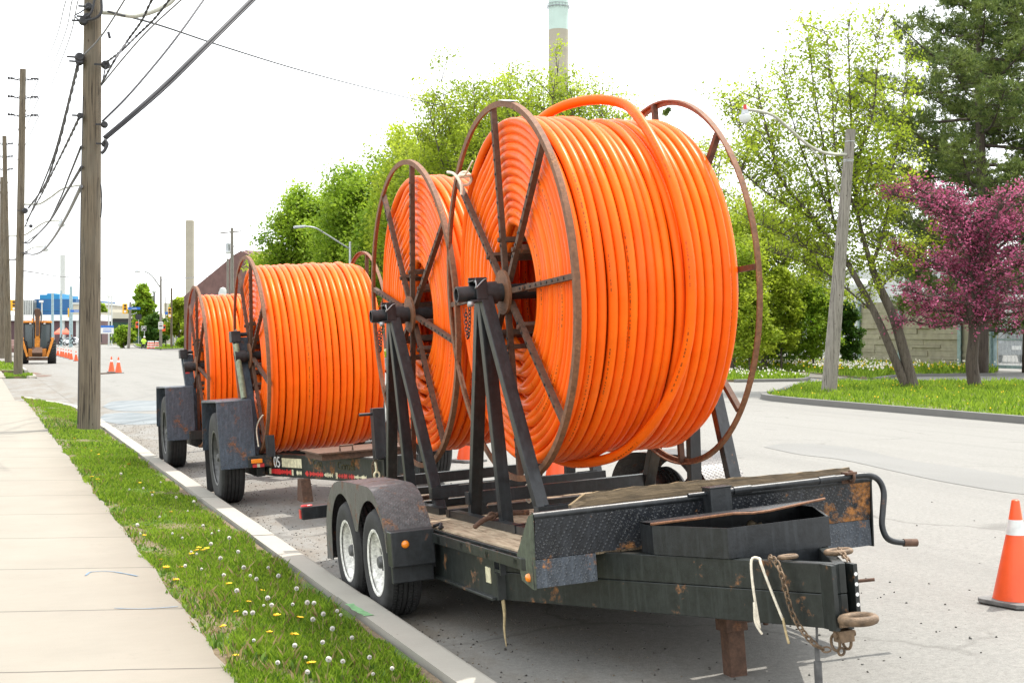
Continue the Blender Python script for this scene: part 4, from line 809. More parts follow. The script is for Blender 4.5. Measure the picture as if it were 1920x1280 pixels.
# reel stands on the deck
def stand(label, lc, fr):
    t = thing('reel_stand', label, 'reel stand', fr, group='reel stands on the front trailer deck')
    dv = .222
    for side in (0, 1):
        f = (lambda x: x) if side == 0 else (lambda x: 2*CW-x)
        top = Vector((f(.575), lc, 1.60))
        for dl, nm in ((.74, 'rear_leg'), (.04, 'middle_leg'), (-.60, 'front_leg')):
            g = MB(); off = {.74: .035, .04: 0, -.6: -.035}[dl]; foot = Vector((f(.655 if dl != .04 else .63), lc+dl, dv)); g.beam(foot, top+Vector((f(.575)*0+(-.002 if dl == .04 else 0), off, 0)), .062, .075, (1, 0, 0)); g.build('leg', M['black'], t, bevel=.004)
        g = MB(); g.prism([(f(.655)-(.0), dv+.005), (f(.655), dv+.17), (f(.655)+(.16 if side == 0 else -.16), dv+.17)], lc+.70, lc+.712, 'Y'); g.build('gusset', M['black'], t); g = MB(); g.prism([(f(.655), dv+.005), (f(.655), dv+.17), (f(.655)+(.16 if side == 0 else -.16), dv+.17)], lc-.58, lc-.568, 'Y'); g.build('gusset', M['black'], t)
        g = MB(); c = f(.53); g.b2((c-.06, lc-.075, 1.575), (c+.06, lc+.075, 1.590)); g.b2((c-.02, lc-.075, 1.590), (c+.05, lc-.06, 1.72)); g.b2((c-.02, lc+.06, 1.590), (c+.05, lc+.075, 1.73)); g.b2((c-.03, lc-.06, 1.700), (c+.04, lc+.06, 1.708)); g.build('axle_saddle', M['black'], t, bevel=.003)
        g = MB(); g.lathe([(-.015, .001), (-.015, .017), (.015, .017), (.015, .001)], (c-.065, lc-.08, 1.565), n=10); g.build('pin_knob', M['steel'], t, smooth=True); g = MB(); g.tube(spline([(c-.03, lc-.08, 1.69), (c-.03, lc-.10, 1.70), (c-.03, lc-.11, 1.67), (c-.03, lc-.09, 1.655), (c+.02, lc-.09, 1.70), (c+.05, lc-.08, 1.71)], 4), .004, 5); g.build('hitch_pin', M['steel'], t, smooth=True)
        if side == 0: chain([(c-.065, lc-.06, 1.55), (c-.07, lc-.05, 1.45), (c-.075, lc-.02, 1.37), (c-.07, lc+.02, 1.43), (c-.06, lc+.03, 1.54)], 'pin_chain', M['darkm'], t, .012, .003, .022)
        g = MB(); x = f(.655); g.b2((x-.1, lc-.9, dv), (x-.04, lc+1.05, dv+.045)) if side == 0 else g.b2((x+.04, lc-.9, dv), (x+.1, lc+1.05, dv+.045)); g.build('skid', M['black'], t)
    for dl, z in ((.70, .38), (-.57, .365)):
        g = MB(); g.b2((.60, lc+dl-.04, z-.06), (2*CW-.60, lc+dl+.04, z+.02)); g.cur = 1; g.b2((.599, lc+dl-.03, z-.05), (.6, lc+dl+.03, z+.01)); g.build('cross_beam', [M['black'], M['darkm']], t, bevel=.004)
    for dl in (.99, -.3): g = MB(); g.b2((.55, lc+dl-.03, dv), (2*CW-.55, lc+dl+.03, dv+.05)); g.build('cross_beam', M['black'], t)
    return t
stand('black steel A-frame stand under the front reel, at the front of the deck', -.841, F1); stand('black steel A-frame stand under the second reel, at the rear of the deck', 1.27, F1)
cb = thing('tie_strap', 'pale cord wrapped twice round the cross beam below the front reel', 'strap', F1); g = MB()
for dx in (0, .03): g.torus((1.0+dx, .70+1.27-1.0, .37), .055, .005, 'X', 12, 5)
for dx in (0, .03): g.torus((1.02+dx, .70-.841+.0, .35), .06, .005, 'X', 12, 5)
g.build('cord', M['rope'], cb)
for l in (-1.62, -.78, .9):                      # chain binders between skid and deck
    b = thing('load_binder', {-1.62: 'rusty load binder on the deck edge nearest the headboard', -.78: 'rusty load binder on the deck edge beside the middle leg of the front stand', .9: 'rusty load binder on the deck edge just ahead of the fender'}[l], 'load binder', F1, group=None)
    g = MB(); g.tube(spline([(.42, l-.05, .25), (.5, l, .28), (.62, l+.03, .30), (.8, l+.05, .29)], 4), .016, 8); g.torus((.55, l+.01, .295), .022, .007, 'Y', 12, 6); g.torus((.62, l+.02, .31), .02, .006, 'Z', 12, 6); g.build('binder_bar', M['rust'], b, smooth=True)

# single-axle reel trailers
def reel_trailer(label, fr, hv, cyl=True, tape=False, front=True):
    t = thing('reel_trailer', label, 'trailer', fr)
    for w0, sd in ((0, 1), (2.52, -1)): wheel(t, w0, 0, 0 if sd > 0 else .01, .485, .285, .25, sd, M['hub'], True)
    for a, b, sd in ((-.02, .345, 1), (2.175, 2.54, -1)):
        g = MB(); g.prism([(-.55, -.085), (-.50, .60), (-.44, .612), (.62, .612), (.66, .60), (.80, .05), (.79, .05), (.645, .585), (-.43, .598), (-.485, .59), (-.538, -.085)], a, b, 'X'); g.b2((a, -.58, -.095), (b, -.548, -.083)); g.build('fender', M['bplate'], t)
        g = MB(); g.b2((a+.02, .80, -.42), (b-.06, .81, .10)); g.build('mud_flap', M['rubber'], t)
    g = MB()
    for a in (.37, 2.13): g.b2((a, -.4, -.21), (a+.09, 2.0, .02))
    for s0, s1 in (((.455, -.33), (1.12, -2.86)), ((2.1, -.33), (1.45, -2.86))):
        a = Vector((*s0, 0)); b = Vector((*s1, 0)); d = (b-a).normalized(); sg = 1 if b.x > a.x else -1; nr = Vector((d.y, -d.x, 0))*(-sg)
        g.prism([(a.x, a.y), (b.x, b.y), (b.x+nr.x*.08, b.y+nr.y*.08), (a.x+nr.x*.08, a.y+nr.y*.08)], -.205, .025, 'Z')
    g.beam((.4, 1.95, -.1), (2.15, 1.95, -.1), .1, .2); g.b2((.26, -.60, -.10), (.50, -.56, .02)); g.cyl((.1, 0, 0), (2.4, 0, 0), .05)
    g.b2((1.14, -2.9, -.19), (1.44, -2.8, .05)); g.build('frame', M['frame'], t, bevel=.004)
    for side in (0, 1):
        f = (lambda x: x) if side == 0 else (lambda x: 2.14-x)
        g = MB(); g.beam((f(.335), .06 if hv > 1 else .10, hv+.16), (f(.395), -.30, .0), .075, .13, (1, 0, 0)); g.b2((min(f(.29), f(.42)), -.06, hv-.02), (max(f(.29), f(.42)), .12, hv+.17)); g.build('arm', M['bplate'], t, bevel=.004)
        g = MB(); g.b2((min(f(.24), f(.34)), -.10, hv+.12), (max(f(.24), f(.34)), .08, hv+.24)); g.cyl((f(.24), -.02, hv+.2), (f(.42), -.02, hv+.2), .022); g.build('bearing_latch', M['darkm'], t, bevel=.003)
        if cyl: g = MB(); g.cyl((f(.28), -.12, hv+.10), (f(.315), -.22, .62), .032); g.build('lift_cylinder', M['green'], t, smooth='auto'); g = MB(); g.cyl((f(.315), -.22, .63), (f(.33), -.28, .05), .018); g.build('cylinder_rod', M['darkm'], t)
        if tape and side == 0:
            g = MB(); g.beam((.335, -.015, hv+.02), (.335, -.028, hv+.12), .055, .002, (0, -1, .1)); g.build('reflector_tape', M['white'], t); g = MB(); g.beam((.337, .0-.04, hv-.09), (.335, -.017, hv+.015), .055, .002, (0, -1, .1)); g.build('reflector_tape', M['red'], t)
    if front:
        g = MB(); g.b2((.395, -1.02, .02), (.47, -.90, .24)); g.build('stub_post', M['black'], t, bevel=.003)
        g = MB(); g.b2((1.05, -2.86, .03), (1.16, -2.75, .49)); g.cyl((.93, -2.82, .44), (1.06, -2.82, .44), .014); g.cyl((1.05, -2.8, .49), (1.16, -2.8, .49), .06, n=12) if False else None; g.build('jack_post', M['black'], t, bevel=.004)
        g = MB(); g.b2((.62, -2.42, .085), (1.55, -1.55, .10)); g.b2((.66, -2.38, .028), (1.5, -1.6, .084)); g.build('battery_box', M['rust'], t)
        g = MB(); g.tube([(.84, -2.35, .10), (.84, -2.35, .15), (.96, -2.35, .15), (.96, -2.35, .10)], .011, 6); g.build('box_handle', M['rust'], t)
        g = MB(); g.b2((.285, -.632, -.055), (.40, -.612, -.01)); o_ = g.build('marker_light', M['amber'], t, bevel=.006)
        a = Vector((.455, -.33, 0)); b = Vector((1.12, -2.86, 0)); d = (b-a).normalized(); nx = Vector((-d.y, d.x, 0)); nx = nx if nx.x < 0 else -nx
        def onface(s_, v, off=.004): return a+d*s_+nx*off+Vector((0, 0, v))
        def dec(name, s0, s1, v0, v1, mat, ragged=0, off=.0035):
            g = MB(); n = 12 if ragged else 1; 
            for k in range(n):
                u0, u1 = s0+(s1-s0)*k/n, s0+(s1-s0)*(k+1)/n; r0 = ragged*random.random() if ragged else 0; r1 = ragged*random.random() if ragged else 0
                g.quad(onface(u0, v0+r0, off), onface(u1, v0+r1, off), onface(u1, v1-r1, off), onface(u0, v1-r0, off))
            return g.build(name, mat, t)
        dec('number_plate_sticker', .47, .93, -.105, -.012, M['cream'])
        s0 = .16
        for c_, L0, L1, rg in (('cream', .15, .20, 0), ('red', .20, .44, .01), ('red', .44, .68, .02), ('cream', .69, .73, 0), ('cream', .80, .92, .03), ('red', 1.0, 1.40, .03), ('cream', 1.42, 1.60, .03), ('cream', 1.66, 1.70, 0), ('red', 1.70, 1.90, .035), ('red', 1.92, 2.04, .03), ('cream', 2.04, 2.28, .03)):
            dec('reflector_tape', L0, L1, -.185, -.125, M[c_], rg)
        for x0_, x1_, m_ in ((.30, .345, 'red'), (.345, .375, 'cream'), (.375, .42, 'red')):
            g = MB(); g.b2((x0_, -.604, -.098), (x1_, -.601, -.062)); g.build('reflector_tape', M[m_], t)
        Mt = Matrix((d, Vector((0, 0, 1)), nx)).transposed().to_4x4()
        text('05', .16, M['white'], 'painted_number', t, T(onface(.35, -.062, .003)) @ Mt, .001)
        gh = simple('faded_lettering', (.085, .075, .03), .7, 0, .4, 20, .1)
        text('Con', .115, gh, 'faded_lettering', t, T(onface(1.28, -.05, .003)) @ Mt, .0008); text('Cornell', .115, gh, 'faded_lettering', t, T(onface(1.88, -.06, .003)) @ Mt, .0008)
        chain([onface(2.50, .02, .02), onface(2.47, -.03, .035), onface(2.46, -.12, .03), onface(2.44, -.2, .03)], 'safety_chain', M['chain'], t); g = MB(); g.torus(onface(2.53, -.12, .03), .032, .010, 'Y', 14, 7, .8); g.tube([onface(2.53, -.09, .03), onface(2.52, 0, .03)], .012, 6); g.build('chain_hook', M['cream'], t, smooth=True)
    g = MB(); g.prism([(-1.55, -.42), (-1.25, -.42), (-1.32, -.2), (-1.47, -.2)], .62, .72, 'X'); g.build('stabiliser_foot', M['rust'], t)
    return t
reel_trailer('blue-grey single-axle reel trailer with 05 on its tongue, behind the front trailer', F2, 1.10, True, False, True)
reel_trailer('last single-axle reel trailer in the row with red and white tape on its arm', F3, .865, False, True, False)

# ------------------------------------------------------------------ traffic cones
def cone_mesh():
    t = thing('traffic_cone', 'x', 'traffic cone', loc=(0, 0, 0), group='orange traffic cones on the road')
    g = MB(); g.lathe([(.035, .150), (.05, .146), (.47, .062)], axis='Z', n=28); g.lathe([(.57, .046), (.70, .026), (.705, .018), (.69, .012)], axis='Z', n=28); g.build('cone_body', M['orange'], t, smooth='auto')
    g = MB(); g.lathe([(.469, .0632), (.571, .0467)], axis='Z', n=28); g.build('reflective_collar', M['reflw'], t, smooth=True)
    g = MB(); pl = [(.19*sx*a, .19*sy*b) for sx, sy, a, b in ((1, 1, 1, .8), (1, 1, .8, 1), (-1, 1, .8, 1), (-1, 1, 1, .8), (-1, -1, 1, .8), (-1, -1, .8, 1), (1, -1, .8, 1), (1, -1, 1, .8))]; g.prism(pl, .004, .034, 'Z'); g.build('cone_base', M['coneb'], t, bevel=.006)
    return t
cone0 = cone_mesh()
cones = [((1904, 1131), 'large orange cone with white collar in the open road at the right edge', 12), ((222, 699.5), 'right-hand cone of the pair standing alone in the road beyond the pole', 30), ((209, 697.5), 'left-hand cone of the pair standing alone in the road beyond the pole', 5),
         ((878, 865), 'cone seen under the second reel, between two stand legs', 20), ((1046, 909), 'cone seen under the front reel beside a stand leg', 8), (None, 'cone whose top shows between the front reel and the right stand legs', 0)]
for i, (px, y_, d_) in enumerate([(142.5, 677, 0), (133.3, 674, 0), (128.8, 672, 0), (123.6, 671, 0), (118.5, 669.5, 0), (114.5, 668.5, 0), (108.5, 667.2, 0), (103, 666.3, 0)]):
    cones.append(((px, y_), ('nearest cone', 'second cone', 'third cone', 'fourth cone', 'fifth cone', 'sixth cone', 'seventh cone', 'farthest cone')[i]+' of the line running past the backhoe', 10*i))
for i, (pp, lb, rz) in enumerate(cones):
    o = cone0 if i == 0 else copy_tree(cone0); p = on_road(*pp) if pp else Vector((5.55, 10.45, crown(5.55, 10.45))); o.location = p; o.rotation_euler = (0, 0, R(rz)); o['label'] = lb; o.scale = (.89,)*3 if i == 0 else (1, 1, 1)
g = MB(); a, b = on_road(190, 701.5), on_road(216, 700); g.beam(a+Vector((0, 0, .03)), b+Vector((0, 0, .03)), .09, .05); g.build('board', M['rust'], None); tag(C.objects[-1], 'flat brown board lying on the road by the pair of cones', 'board')

# ------------------------------------------------------------------ wooden poles, lamp arms, wires
def pole(label, base_px, top_px, d, r0, r1, zb=.08, group='wooden utility poles along the near kerb', mat='pole', topz=None, seed=0):
    b = at(base_px[0], 628, d); b.z = zb; tpt = at(top_px[0], top_px[1], d) if topz is None else None
    if topz: k = (topz-CH)*FPX/d; tpt = at(base_px[0]+(top_px[0]-base_px[0])*k/(628-top_px[1]), 628-k, d)
    t = thing('utility_pole', label, 'utility pole', loc=(b.x, b.y, b.z), group=group); rs_ = random.Random(seed); g = MB(); n = 14; m = 26; V = []
    ax = tpt-b
    for i in range(n+1):
        f = i/n; r = r0+(r1-r0)*f; 
        for k in range(m):
            a = 2*PI*k/m; rr = r*(1+.02*math.sin(3*a+f*2+seed)+.012*math.sin(7*a+seed*2)-(.05 if (k+seed) % 13 == 0 else 0)); V.append(tuple(ax*f+Vector((math.cos(a)*rr, math.sin(a)*rr, 0))))
    F = [(i*m+k, i*m+(k+1) % m, (i+1)*m+(k+1) % m, (i+1)*m+k) for i in range(n) for k in range(m)]+[tuple(range(n*m, n*m+m))]; g.add(V, F); g.build('shaft', M[mat], t, smooth='auto'); t['d'] = d; return t, b, tpt
def arm(t, pts, r, b, head=None, d=None, mat='arm', name='lamp_arm'):
    P_ = [at(*p)-b for p in pts]; g = MB(); g.tube(spline(P_, 6), r, 8); o = g.build(name, M[mat], t, smooth=True); return P_[-1]
def lamphead(t, p, r=.16, red=False):
    g = MB(); g.lathe([(.10, .02), (.10, r*.55), (-.02, r*.62), (-.05, r)], p, 'Z', n=18); hd = g.build('lamp_head', M['steel'], t, smooth='auto')
    g = MB(); g.lathe([(-.05, r), (-.16, r*.95), (-.24, r*.6), (-.27, .01)], p, 'Z', n=18); g.build('lamp_lens', M['lampg'], hd, smooth=True)
    g = MB(); g.cyl(Vector(p)+Vector((0, 0, .10)), Vector(p)+Vector((0, 0, .24)), .05, .045, 10); g.build('photocell', M['red'] if red else M['steel'], hd)
def hardware(t, b, items):
    for (px, py, d, s_) in items:
        p = at(px, py, d)-b; g = MB(); g.lathe([(-s_, .001), (-s_, s_*.6), (-s_*.3, s_*.8), (0, s_*.5), (s_*.3, s_*.8), (s_, s_*.5), (s_, .001)], p, 'Y', n=10); g.beam(p+Vector((-s_*2.0, 0, 0)), p, .03, .03); g.build('insulator', M['darkm'], t, smooth='auto')
p1, b1, t1p = pole('thick weathered wooden pole nearest the viewer, standing in the verge', (166.5, 803), (173.7, 0), 25.9, .205, .125, .05, topz=12.5, seed=3)
arm(p1, [(192, 24, 25.8), (212, 25, 25.8), (240, 30, 25.9), (262, 29, 26), (290, 21, 26.1), (318, 6, 26.2), (340, -14, 26.3), (420, -60, 26.5)], .042, b1)
hardware(p1, b1, [(166, 13, 25.7, .09), (163, 32, 25.6, .09), (156, 40, 25.6, .1), (149, 108, 25.7, .11), (149, 116, 25.7, .09), (198, 122, 25.7, .10), (150, 217, 25.7, .07), (196, 234, 25.7, .08), (197, 270, 25.7, .08)])
g = MB(); g.b2((-.02, -.21, 0), (.02, -.17, 1)) if False else None
for pts, r in (([(150, 40, 25.6), (140, 30, 25.6), (150, 24, 25.6), (166, 13, 25.6)], .012), ([(156, 40, 25.55), (180, 34, 25.5), (190, 22, 25.5), (190, -4, 25.5)], .025), ([(163, 32, 25.5), (172, 22, 25.5), (178, -4, 25.5)], .02), ([(199, 122, 25.6), (196, 135, 25.6), (192, 155, 25.6)], .012), ([(196, 262, 25.6), (201, 270, 25.6), (196, 282, 25.6), (190, 288, 25.6)], .03), ([(189, 345, 25.7), (191, 375, 25.7), (189, 408, 25.7)], .012), ([(203, 60, 25.5), (206, 72, 25.5)], .025), ([(146, 795, 25.4), (149, 600, 25.5), (152, 350, 25.6), (156, 180, 25.7)], .008)):
    arm(p1, pts, r, b1, mat='wire', name='pole_cable')
p2, b2p, t2p = pole('second wooden pole in the row, three-tier crossarms, behind the first', (34, 702), (43, 130), 61.2, .19, .13, .05, seed=5)
p3, b3, t3p = pole('third wooden pole in the row, just left of the second', (15.5, 680), (8.2, 255), 87, .21, .13, 0, seed=7)
p4, b4, t4p = pole('fourth wooden pole, at the far left edge of the row', (3.5, 669), (3.8, 332), 110, .22, .14, 0, seed=9)
def arms3(t, b, px, ys, d, half):
    for y in ys:
        for sg in (-1, 1):
            a = at(px, y+4, d)-b; e = at(px+sg*half, y+(-2 if sg < 0 else 0), d)-b; mid = at(px+sg*half*.45, y+3, d)-b; g = MB(); g.tube([a, mid, e], .025, 6); g.tube([at(px, y-3, d)-b, mid], .018, 5)
            g.lathe([(k*.06-.16+.0, .03+.035*(k % 2)) for k in range(6)], mid.lerp(e, .6), 'X', n=8); g.build('insulator_arm', M['darkm'], t)
arms3(p2, b2p, 43, (147, 181, 215), 61.2, 28); arms3(p3, b3, 8.5, (268, 292, 316), 87, 15); arms3(p4, b4, 4, (341, 360), 110, 10)
arm(p2, [(46, 383, 61), (60, 383, 60.5), (75, 382, 60), (95, 370, 59.5), (118, 354, 59), (150, 347, 58.5)], .04, b2p)
arm(p3, [(16, 443, 87), (44, 441, 86.5), (60, 432, 86), (78, 420, 85.5), (92, 414.5, 85), (112, 414.5, 84.5)], .045, b3); lamphead(p3, at(115, 418, 84.5)-b3, .22)
arm(p4, [(6, 486, 110), (25, 486, 109), (45, 475, 108), (60, 465, 107), (75, 462.5, 106.5), (84, 463, 106)], .045, b4); lamphead(p4, at(85, 465, 106)-b4, .26)
hardware(p2, b2p, [(47, 395, 61, .16), (58, 424, 61, .1), (48, 455, 61, .07), (49, 474, 61, .1)])
def wire(name, pts, r, mat='wire', label=None, n=8, twist=0):
    P_ = spline([at(*p) for p in pts], n); g = MB()
    if twist:
        Q = []
        for i in range(len(P_)-1):
            for k in range(3): Q.append(P_[i].lerp(P_[i+1], k/3))
        for ph in (0, PI): g.tube([p+Vector((math.cos(i*.6+ph), 0, math.sin(i*.6+ph)))*r*.6 for i, p in enumerate(Q)], r, 5)
    else: g.tube(P_, r, 6)
    return tag(g.build('overhead_cable', M[mat], None, smooth=True), label, 'cable', 'overhead cables on the pole line')
wire('c', [(195, 259, 25.7), (250, 212, 25.9), (313, 155, 26.5), (390, 80, 27.5), (471, 0, 29), (640, -170, 32), (900, -430, 37)], .038, 'wire', 'thickest grey bundled cable rising from the first pole to the top edge')
wire('c', [(197, 262, 25.7), (252, 216, 25.9), (316, 160, 26.5), (393, 84, 27.5), (474, 4, 29), (645, -165, 32), (905, -425, 37)], .026, 'wire', 'dark cable lashed beneath the thickest grey bundle')
wire('c', [(192, 228, 25.7), (240, 180, 26), (300, 110, 26.8), (345, 52, 27.5), (385, -4, 28.5), (470, -120, 31), (700, -400, 36)], .022, 'wire', 'black cable rising right from just above the thick bundle on the first pole')
wire('c', [(155, 106, 25.7), (190, 68, 25.2), (235, -2, 24.5), (300, -110, 23), (420, -330, 20)], .016, 'wireg', 'thin grey cable crossing the front of the first pole upward')
wire('c', [(198, 118, 25.7), (228, 95, 23.5), (258, 66, 24), (290, 35, 23), (322, -6, 22), (390, -90, 20)], .014, 'wire', 'twisted pair leaving the bracket right of the first pole, lower run', twist=1)
wire('c', [(190, 158, 25.7), (212, 118, 23), (240, 75, 24), (265, 40, 23), (287, -4, 22), (350, -110, 20)], .014, 'wire', 'twisted pair leaving the first pole, steeper run', twist=1)
wire('c', [(190, 160, 25.7), (235, 105, 25), (280, 55, 24), (340, 0, 23), (450, -100, 20)], .016, 'wireg', 'straight pale cable just below the twisted pairs')
wire('c', [(203, 22, 25.0), (300, 48, 28), (420, 88, 34), (560, 131, 44), (680, 163, 58), (800, 192, 78), (860, 206, 90)], .022, 'wire', 'single thin cable sagging across the road to the trees')
for i, (a, b_, c_) in enumerate([((73, 146, 61), (104, 75, 40), (126, -5, 28)), ((74, 180, 61), (118, 75, 38), (137, -5, 27)), ((74, 214, 61), (124, 90, 36), (148, -5, 26))]):
    wire('c', [a, b_, c_, (190, -120, 16)], .012, 'wireg', ('highest', 'middle', 'lowest')[i]+' of three power lines running up from the second pole')
for i, (a, b_) in enumerate([((24, 267, 87), (73, 147, 61)), ((24, 291, 87), (74, 181, 61)), ((24, 315, 87), (74, 215, 61))]):
    wire('c', [a, ((a[0]+b_[0])/2-6, (a[1]+b_[1])/2+16, 74), b_], .018, 'wireg', ('highest', 'middle', 'lowest')[i]+' of three power lines between the third and second poles')
wire('c', [(148, 117, 25.6), (132, 180, 32), (110, 270, 41), (85, 345, 50), (52, 392, 61)], .026, 'wire', 'twisted cable dropping from the first pole to the bracket on the second', twist=1)
wire('c', [(146, 120, 25.6), (125, 205, 33), (100, 295, 43), (70, 370, 53), (47, 425, 61)], .026, 'wire', 'dark cable dropping steeply to below the bracket on the second pole')
wire('c', [(148, 222, 25.6), (125, 270, 31), (100, 320, 40), (75, 370, 50), (49, 415, 61)], .020, 'wire', 'knotted cable dropping from mid-height of the first pole', twist=1)
wire('c', [(152, 275, 25.7), (130, 330, 32), (112, 375, 39), (85, 425, 50), (49, 455, 61)], .022, 'wire', 'cable passing behind the first pole and sagging to the second')
wire('c', [(153, 313, 25.7), (125, 360, 33), (95, 412, 44), (70, 440, 53), (55, 455, 58), (47, 456, 61)], .030, 'wire', 'dark cable above the heavy one between the first and second poles')
wire('c', [(152, 350, 25.7), (125, 405, 33), (100, 447, 42), (80, 470, 50), (62, 477, 57), (46, 474, 61)], .036, 'wireg', 'heaviest grey cable sagging between the first and second poles')
wire('c', [(46, 475, 61), (35, 486, 72), (19, 487, 87)], .05, 'wireg', 'heavy cable between the second and third poles')
wire('c', [(46, 508, 61), (150, 520, 100), (330, 523, 165), (520, 510, 260)], .03, 'wireg', 'faint cable crossing low over the junction')
wire('c', [(300, 526, 185), (420, 512, 185), (560, 480, 180)], .03, 'wireg', 'faint cable running right from the junction lamp pole')

# leaning lamp pole on the island
lp = thing('street_lamp', 'leaning weathered wooden lamp pole with a cream arm and glass lamp, on the grass island', 'street lamp', loc=tuple(gp(1554, 738, .1))+(.1,)); bl_ = lp.location.copy(); d0 = (bl_.x*sn+bl_.y*cs)
g = MB(); tp = at(1595.5, 243, d0-.3)-bl_; V = []; m = 20
for i in range(11):
    f = i/10; r = .225+(.135-.225)*f
    for k in range(m): a = 2*PI*k/m; V.append(tuple(tp*f+Vector((math.cos(a)*r*(1+.02*math.sin(3*a)), math.sin(a)*r, 0))))
g.add(V, [(i*m+k, i*m+(k+1) % m, (i+1)*m+(k+1) % m, (i+1)*m+k) for i in range(10) for k in range(m)]+[tuple(range(10*m, 11*m))]); g.build('pole', M['pole2'], lp, smooth='auto')
arm(lp, [(1587, 290, d0-.4), (1560, 289, d0-.6), (1538, 284, d0-.8), (1510, 268, d0-1), (1478, 240, d0-1.3), (1450, 217, d0-1.5), (1420, 208, d0-1.7), (1402, 206, d0-1.8)], .045, bl_)
arm(lp, [(1573, 365, d0-.4), (1562, 335, d0-.5), (1540, 300, d0-.8), (1520, 278, d0-.9)], .028, bl_, name='arm_brace')
lamphead(lp, at(1397, 213, d0-1.8)-bl_, .17, True)
for yy_ in (266, 300, 303): g = MB(); f = (738-yy_)/(738-243); g.torus(tp*f, .145, .012, 'Z', 18, 5); g.build('band', M['steel'], lp)

# lamps and poles beyond the reels
def metal_lamp(label, px, d, ytop, arm_pts, r=.09, head=True, mat='steel', zb=0.05, hs=.2, grp=None):
    b = at(px, 628, d); b.z = zb; t = thing('street_lamp', label, 'street lamp', loc=tuple(b)); top = at(px, ytop, d)-b; g = MB(); g.cyl((0, 0, 0), top, r, r*.7, 10); g.build('pole', M[mat], t, smooth='auto')
    if arm_pts:
        e = arm(t, arm_pts, r*.45, b, mat='steel')
        if head: g = MB(); g.box(e+Vector((-.2, 0, -.05)), (.75, .3, .16), Matrix.Rotation(-.1, 3, 'Y')); g.build('lamp_head', M['steel'], t, bevel=.05)
    return t, b
metal_lamp('grey steel street lamp with a long rising arm behind the third and second reels', 656.5, 89.6, 453, [(655, 466, 89.6), (640, 457, 89.2), (610, 438, 88.7), (590, 427, 88.2), (568, 424, 88)], .1)
t_, b_ = metal_lamp('wooden lamp pole at the junction with a white parking sign on it', 301.5, 185, 518, [(300, 538, 185), (293, 528, 184), (284, 516, 183), (272, 509, 182), (262, 508, 181)], .19, False, 'pole2'); lamphead(t_, at(257, 508, 181)-b_, .4)
sg = thing('parking_sign', 'white parking sign with small lettering on the junction lamp pole', 'sign', loc=tuple(at(301.5, 610, 184.6)))
g = MB(); g.box((0, 0, 0), (.62, .03, .95)); g.build('sign_plate', M['white'], sg)
for zz in (.3, .18, -.05, -.28): g = MB(); g.box((0, -.02, zz), (.42, .01, .04 if abs(zz+.05) > .02 else .16)); g.build('sign_lettering', M['darkm'], sg)
tp_, b_ = pole('distant power pole with crossarm and transformer above the brick building', (435, 640), (435, 427), 130, .19, .14, 0, None, 'pole2', seed=2)[0:2]
g = MB(); g.beam(at(413, 437, 130)-b_, at(452, 433.5, 131)-b_, .1, .1); g.build('crossarm', M['pole'], tp_); arm(tp_, [(436, 461, 130), (445, 464, 129), (455, 472, 128)], .04, b_, mat='steel')
g = MB(); p = at(427, 463, 130)-b_; g.lathe([(-.4, .001), (-.4, .22), (.3, .22), (.35, .1)], p, 'Z', n=12); g.build('transformer', M['steel'], tp_); lamphead(tp_, at(427, 471, 129)-b_, .25)
for px, yt in ((427, 485),): pole('short distant pole beside the power pole above the brick building', (px, 640), (px, yt), 132, .14, .1, 0, None, 'pole2', seed=4)
for px, yt, d, lb, rr, mt in ((321.5, 540, 190, 'dark wooden pole right of the junction lamp pole', .16, 'pole'), (289, 545, 200, 'black steel lamp post amid the junction trees', .15, 'darkm'), (98.5, 549, 210, 'greenish bare pole behind the backhoe', .22, 'gpost'), (133, 537, 215, 'light grey pole beside the farther traffic signal', .3, 'gpost'), (114.5, 545, 230, 'slim grey pole in front of the pale chimney', .2, 'gpost'), (311, 556, 200, 'thin pole behind the junction lamp pole', .09, 'pole')):
    b = at(px, 628, d); b.z = 0; t = thing('street_pole', lb, 'pole', loc=tuple(b)); g = MB(); g.cyl((0, 0, 0), at(px, yt, d)-b, rr, rr*.8, 10); g.build('shaft', M[mt], t, smooth='auto')
    if px == 289: lamphead(t, at(289, 546, d)-b, .35)
for px, yt, lb in ((204, 554, 'left of two twin floodlight masts behind the first pole'), (209.5, 553.5, 'right of two twin floodlight masts behind the first pole'), (78.5, 564, 'white floodlight mast above the backhoe')):
    b = at(px, 628, 240); b.z = 0; t = thing('light_mast', lb, 'light mast', loc=tuple(b)); g = MB(); g.cyl((0, 0, 0), at(px, yt, 240)-b, .14, .1, 8); g.build('mast', M['conc3'], t); g = MB(); g.box(at(px-1.2, yt+1, 240)-b, (.7, .4, .35)); g.build('floodlight', M['white'], t)

# traffic signals and signs at the junction
def signal(label, px, py, d, w_=.62, back=True, rot=0, col='yellow', on=2):
    p = at(px, py, d); t = thing('traffic_signal', label, 'traffic signal', loc=tuple(p)); t.rotation_euler = (0, 0, rot)
    g = MB(); g.box((0, 0, 0), (w_*1.1, .12, 1.35)); g.build('housing', M[col], t, bevel=.04)
    for k, (zz, m_) in enumerate(((.4, 'red' if on == 0 else 'rust'), (0, 'rust'), (-.4, 'white' if on == 2 else 'greenw'))): g = MB(); g.lathe([(-.10, .001), (-.10, .15), (-.06, .17)], (0, 0, zz), 'Y', n=14); g.build('lamp', M[m_], t)
    return t
signal('yellow signal head hanging left of the leaning junction pole', 234.5, 578.5, 190); signal('smaller yellow signal head just left of the first wooden pole', 131.5, 586, 215); signal('yellow signal head showing between the second and third poles', 26, 572.5, 170, .7)
signal('yellow signal head seen side-on at the dark pole', 318, 586, 188, .35)
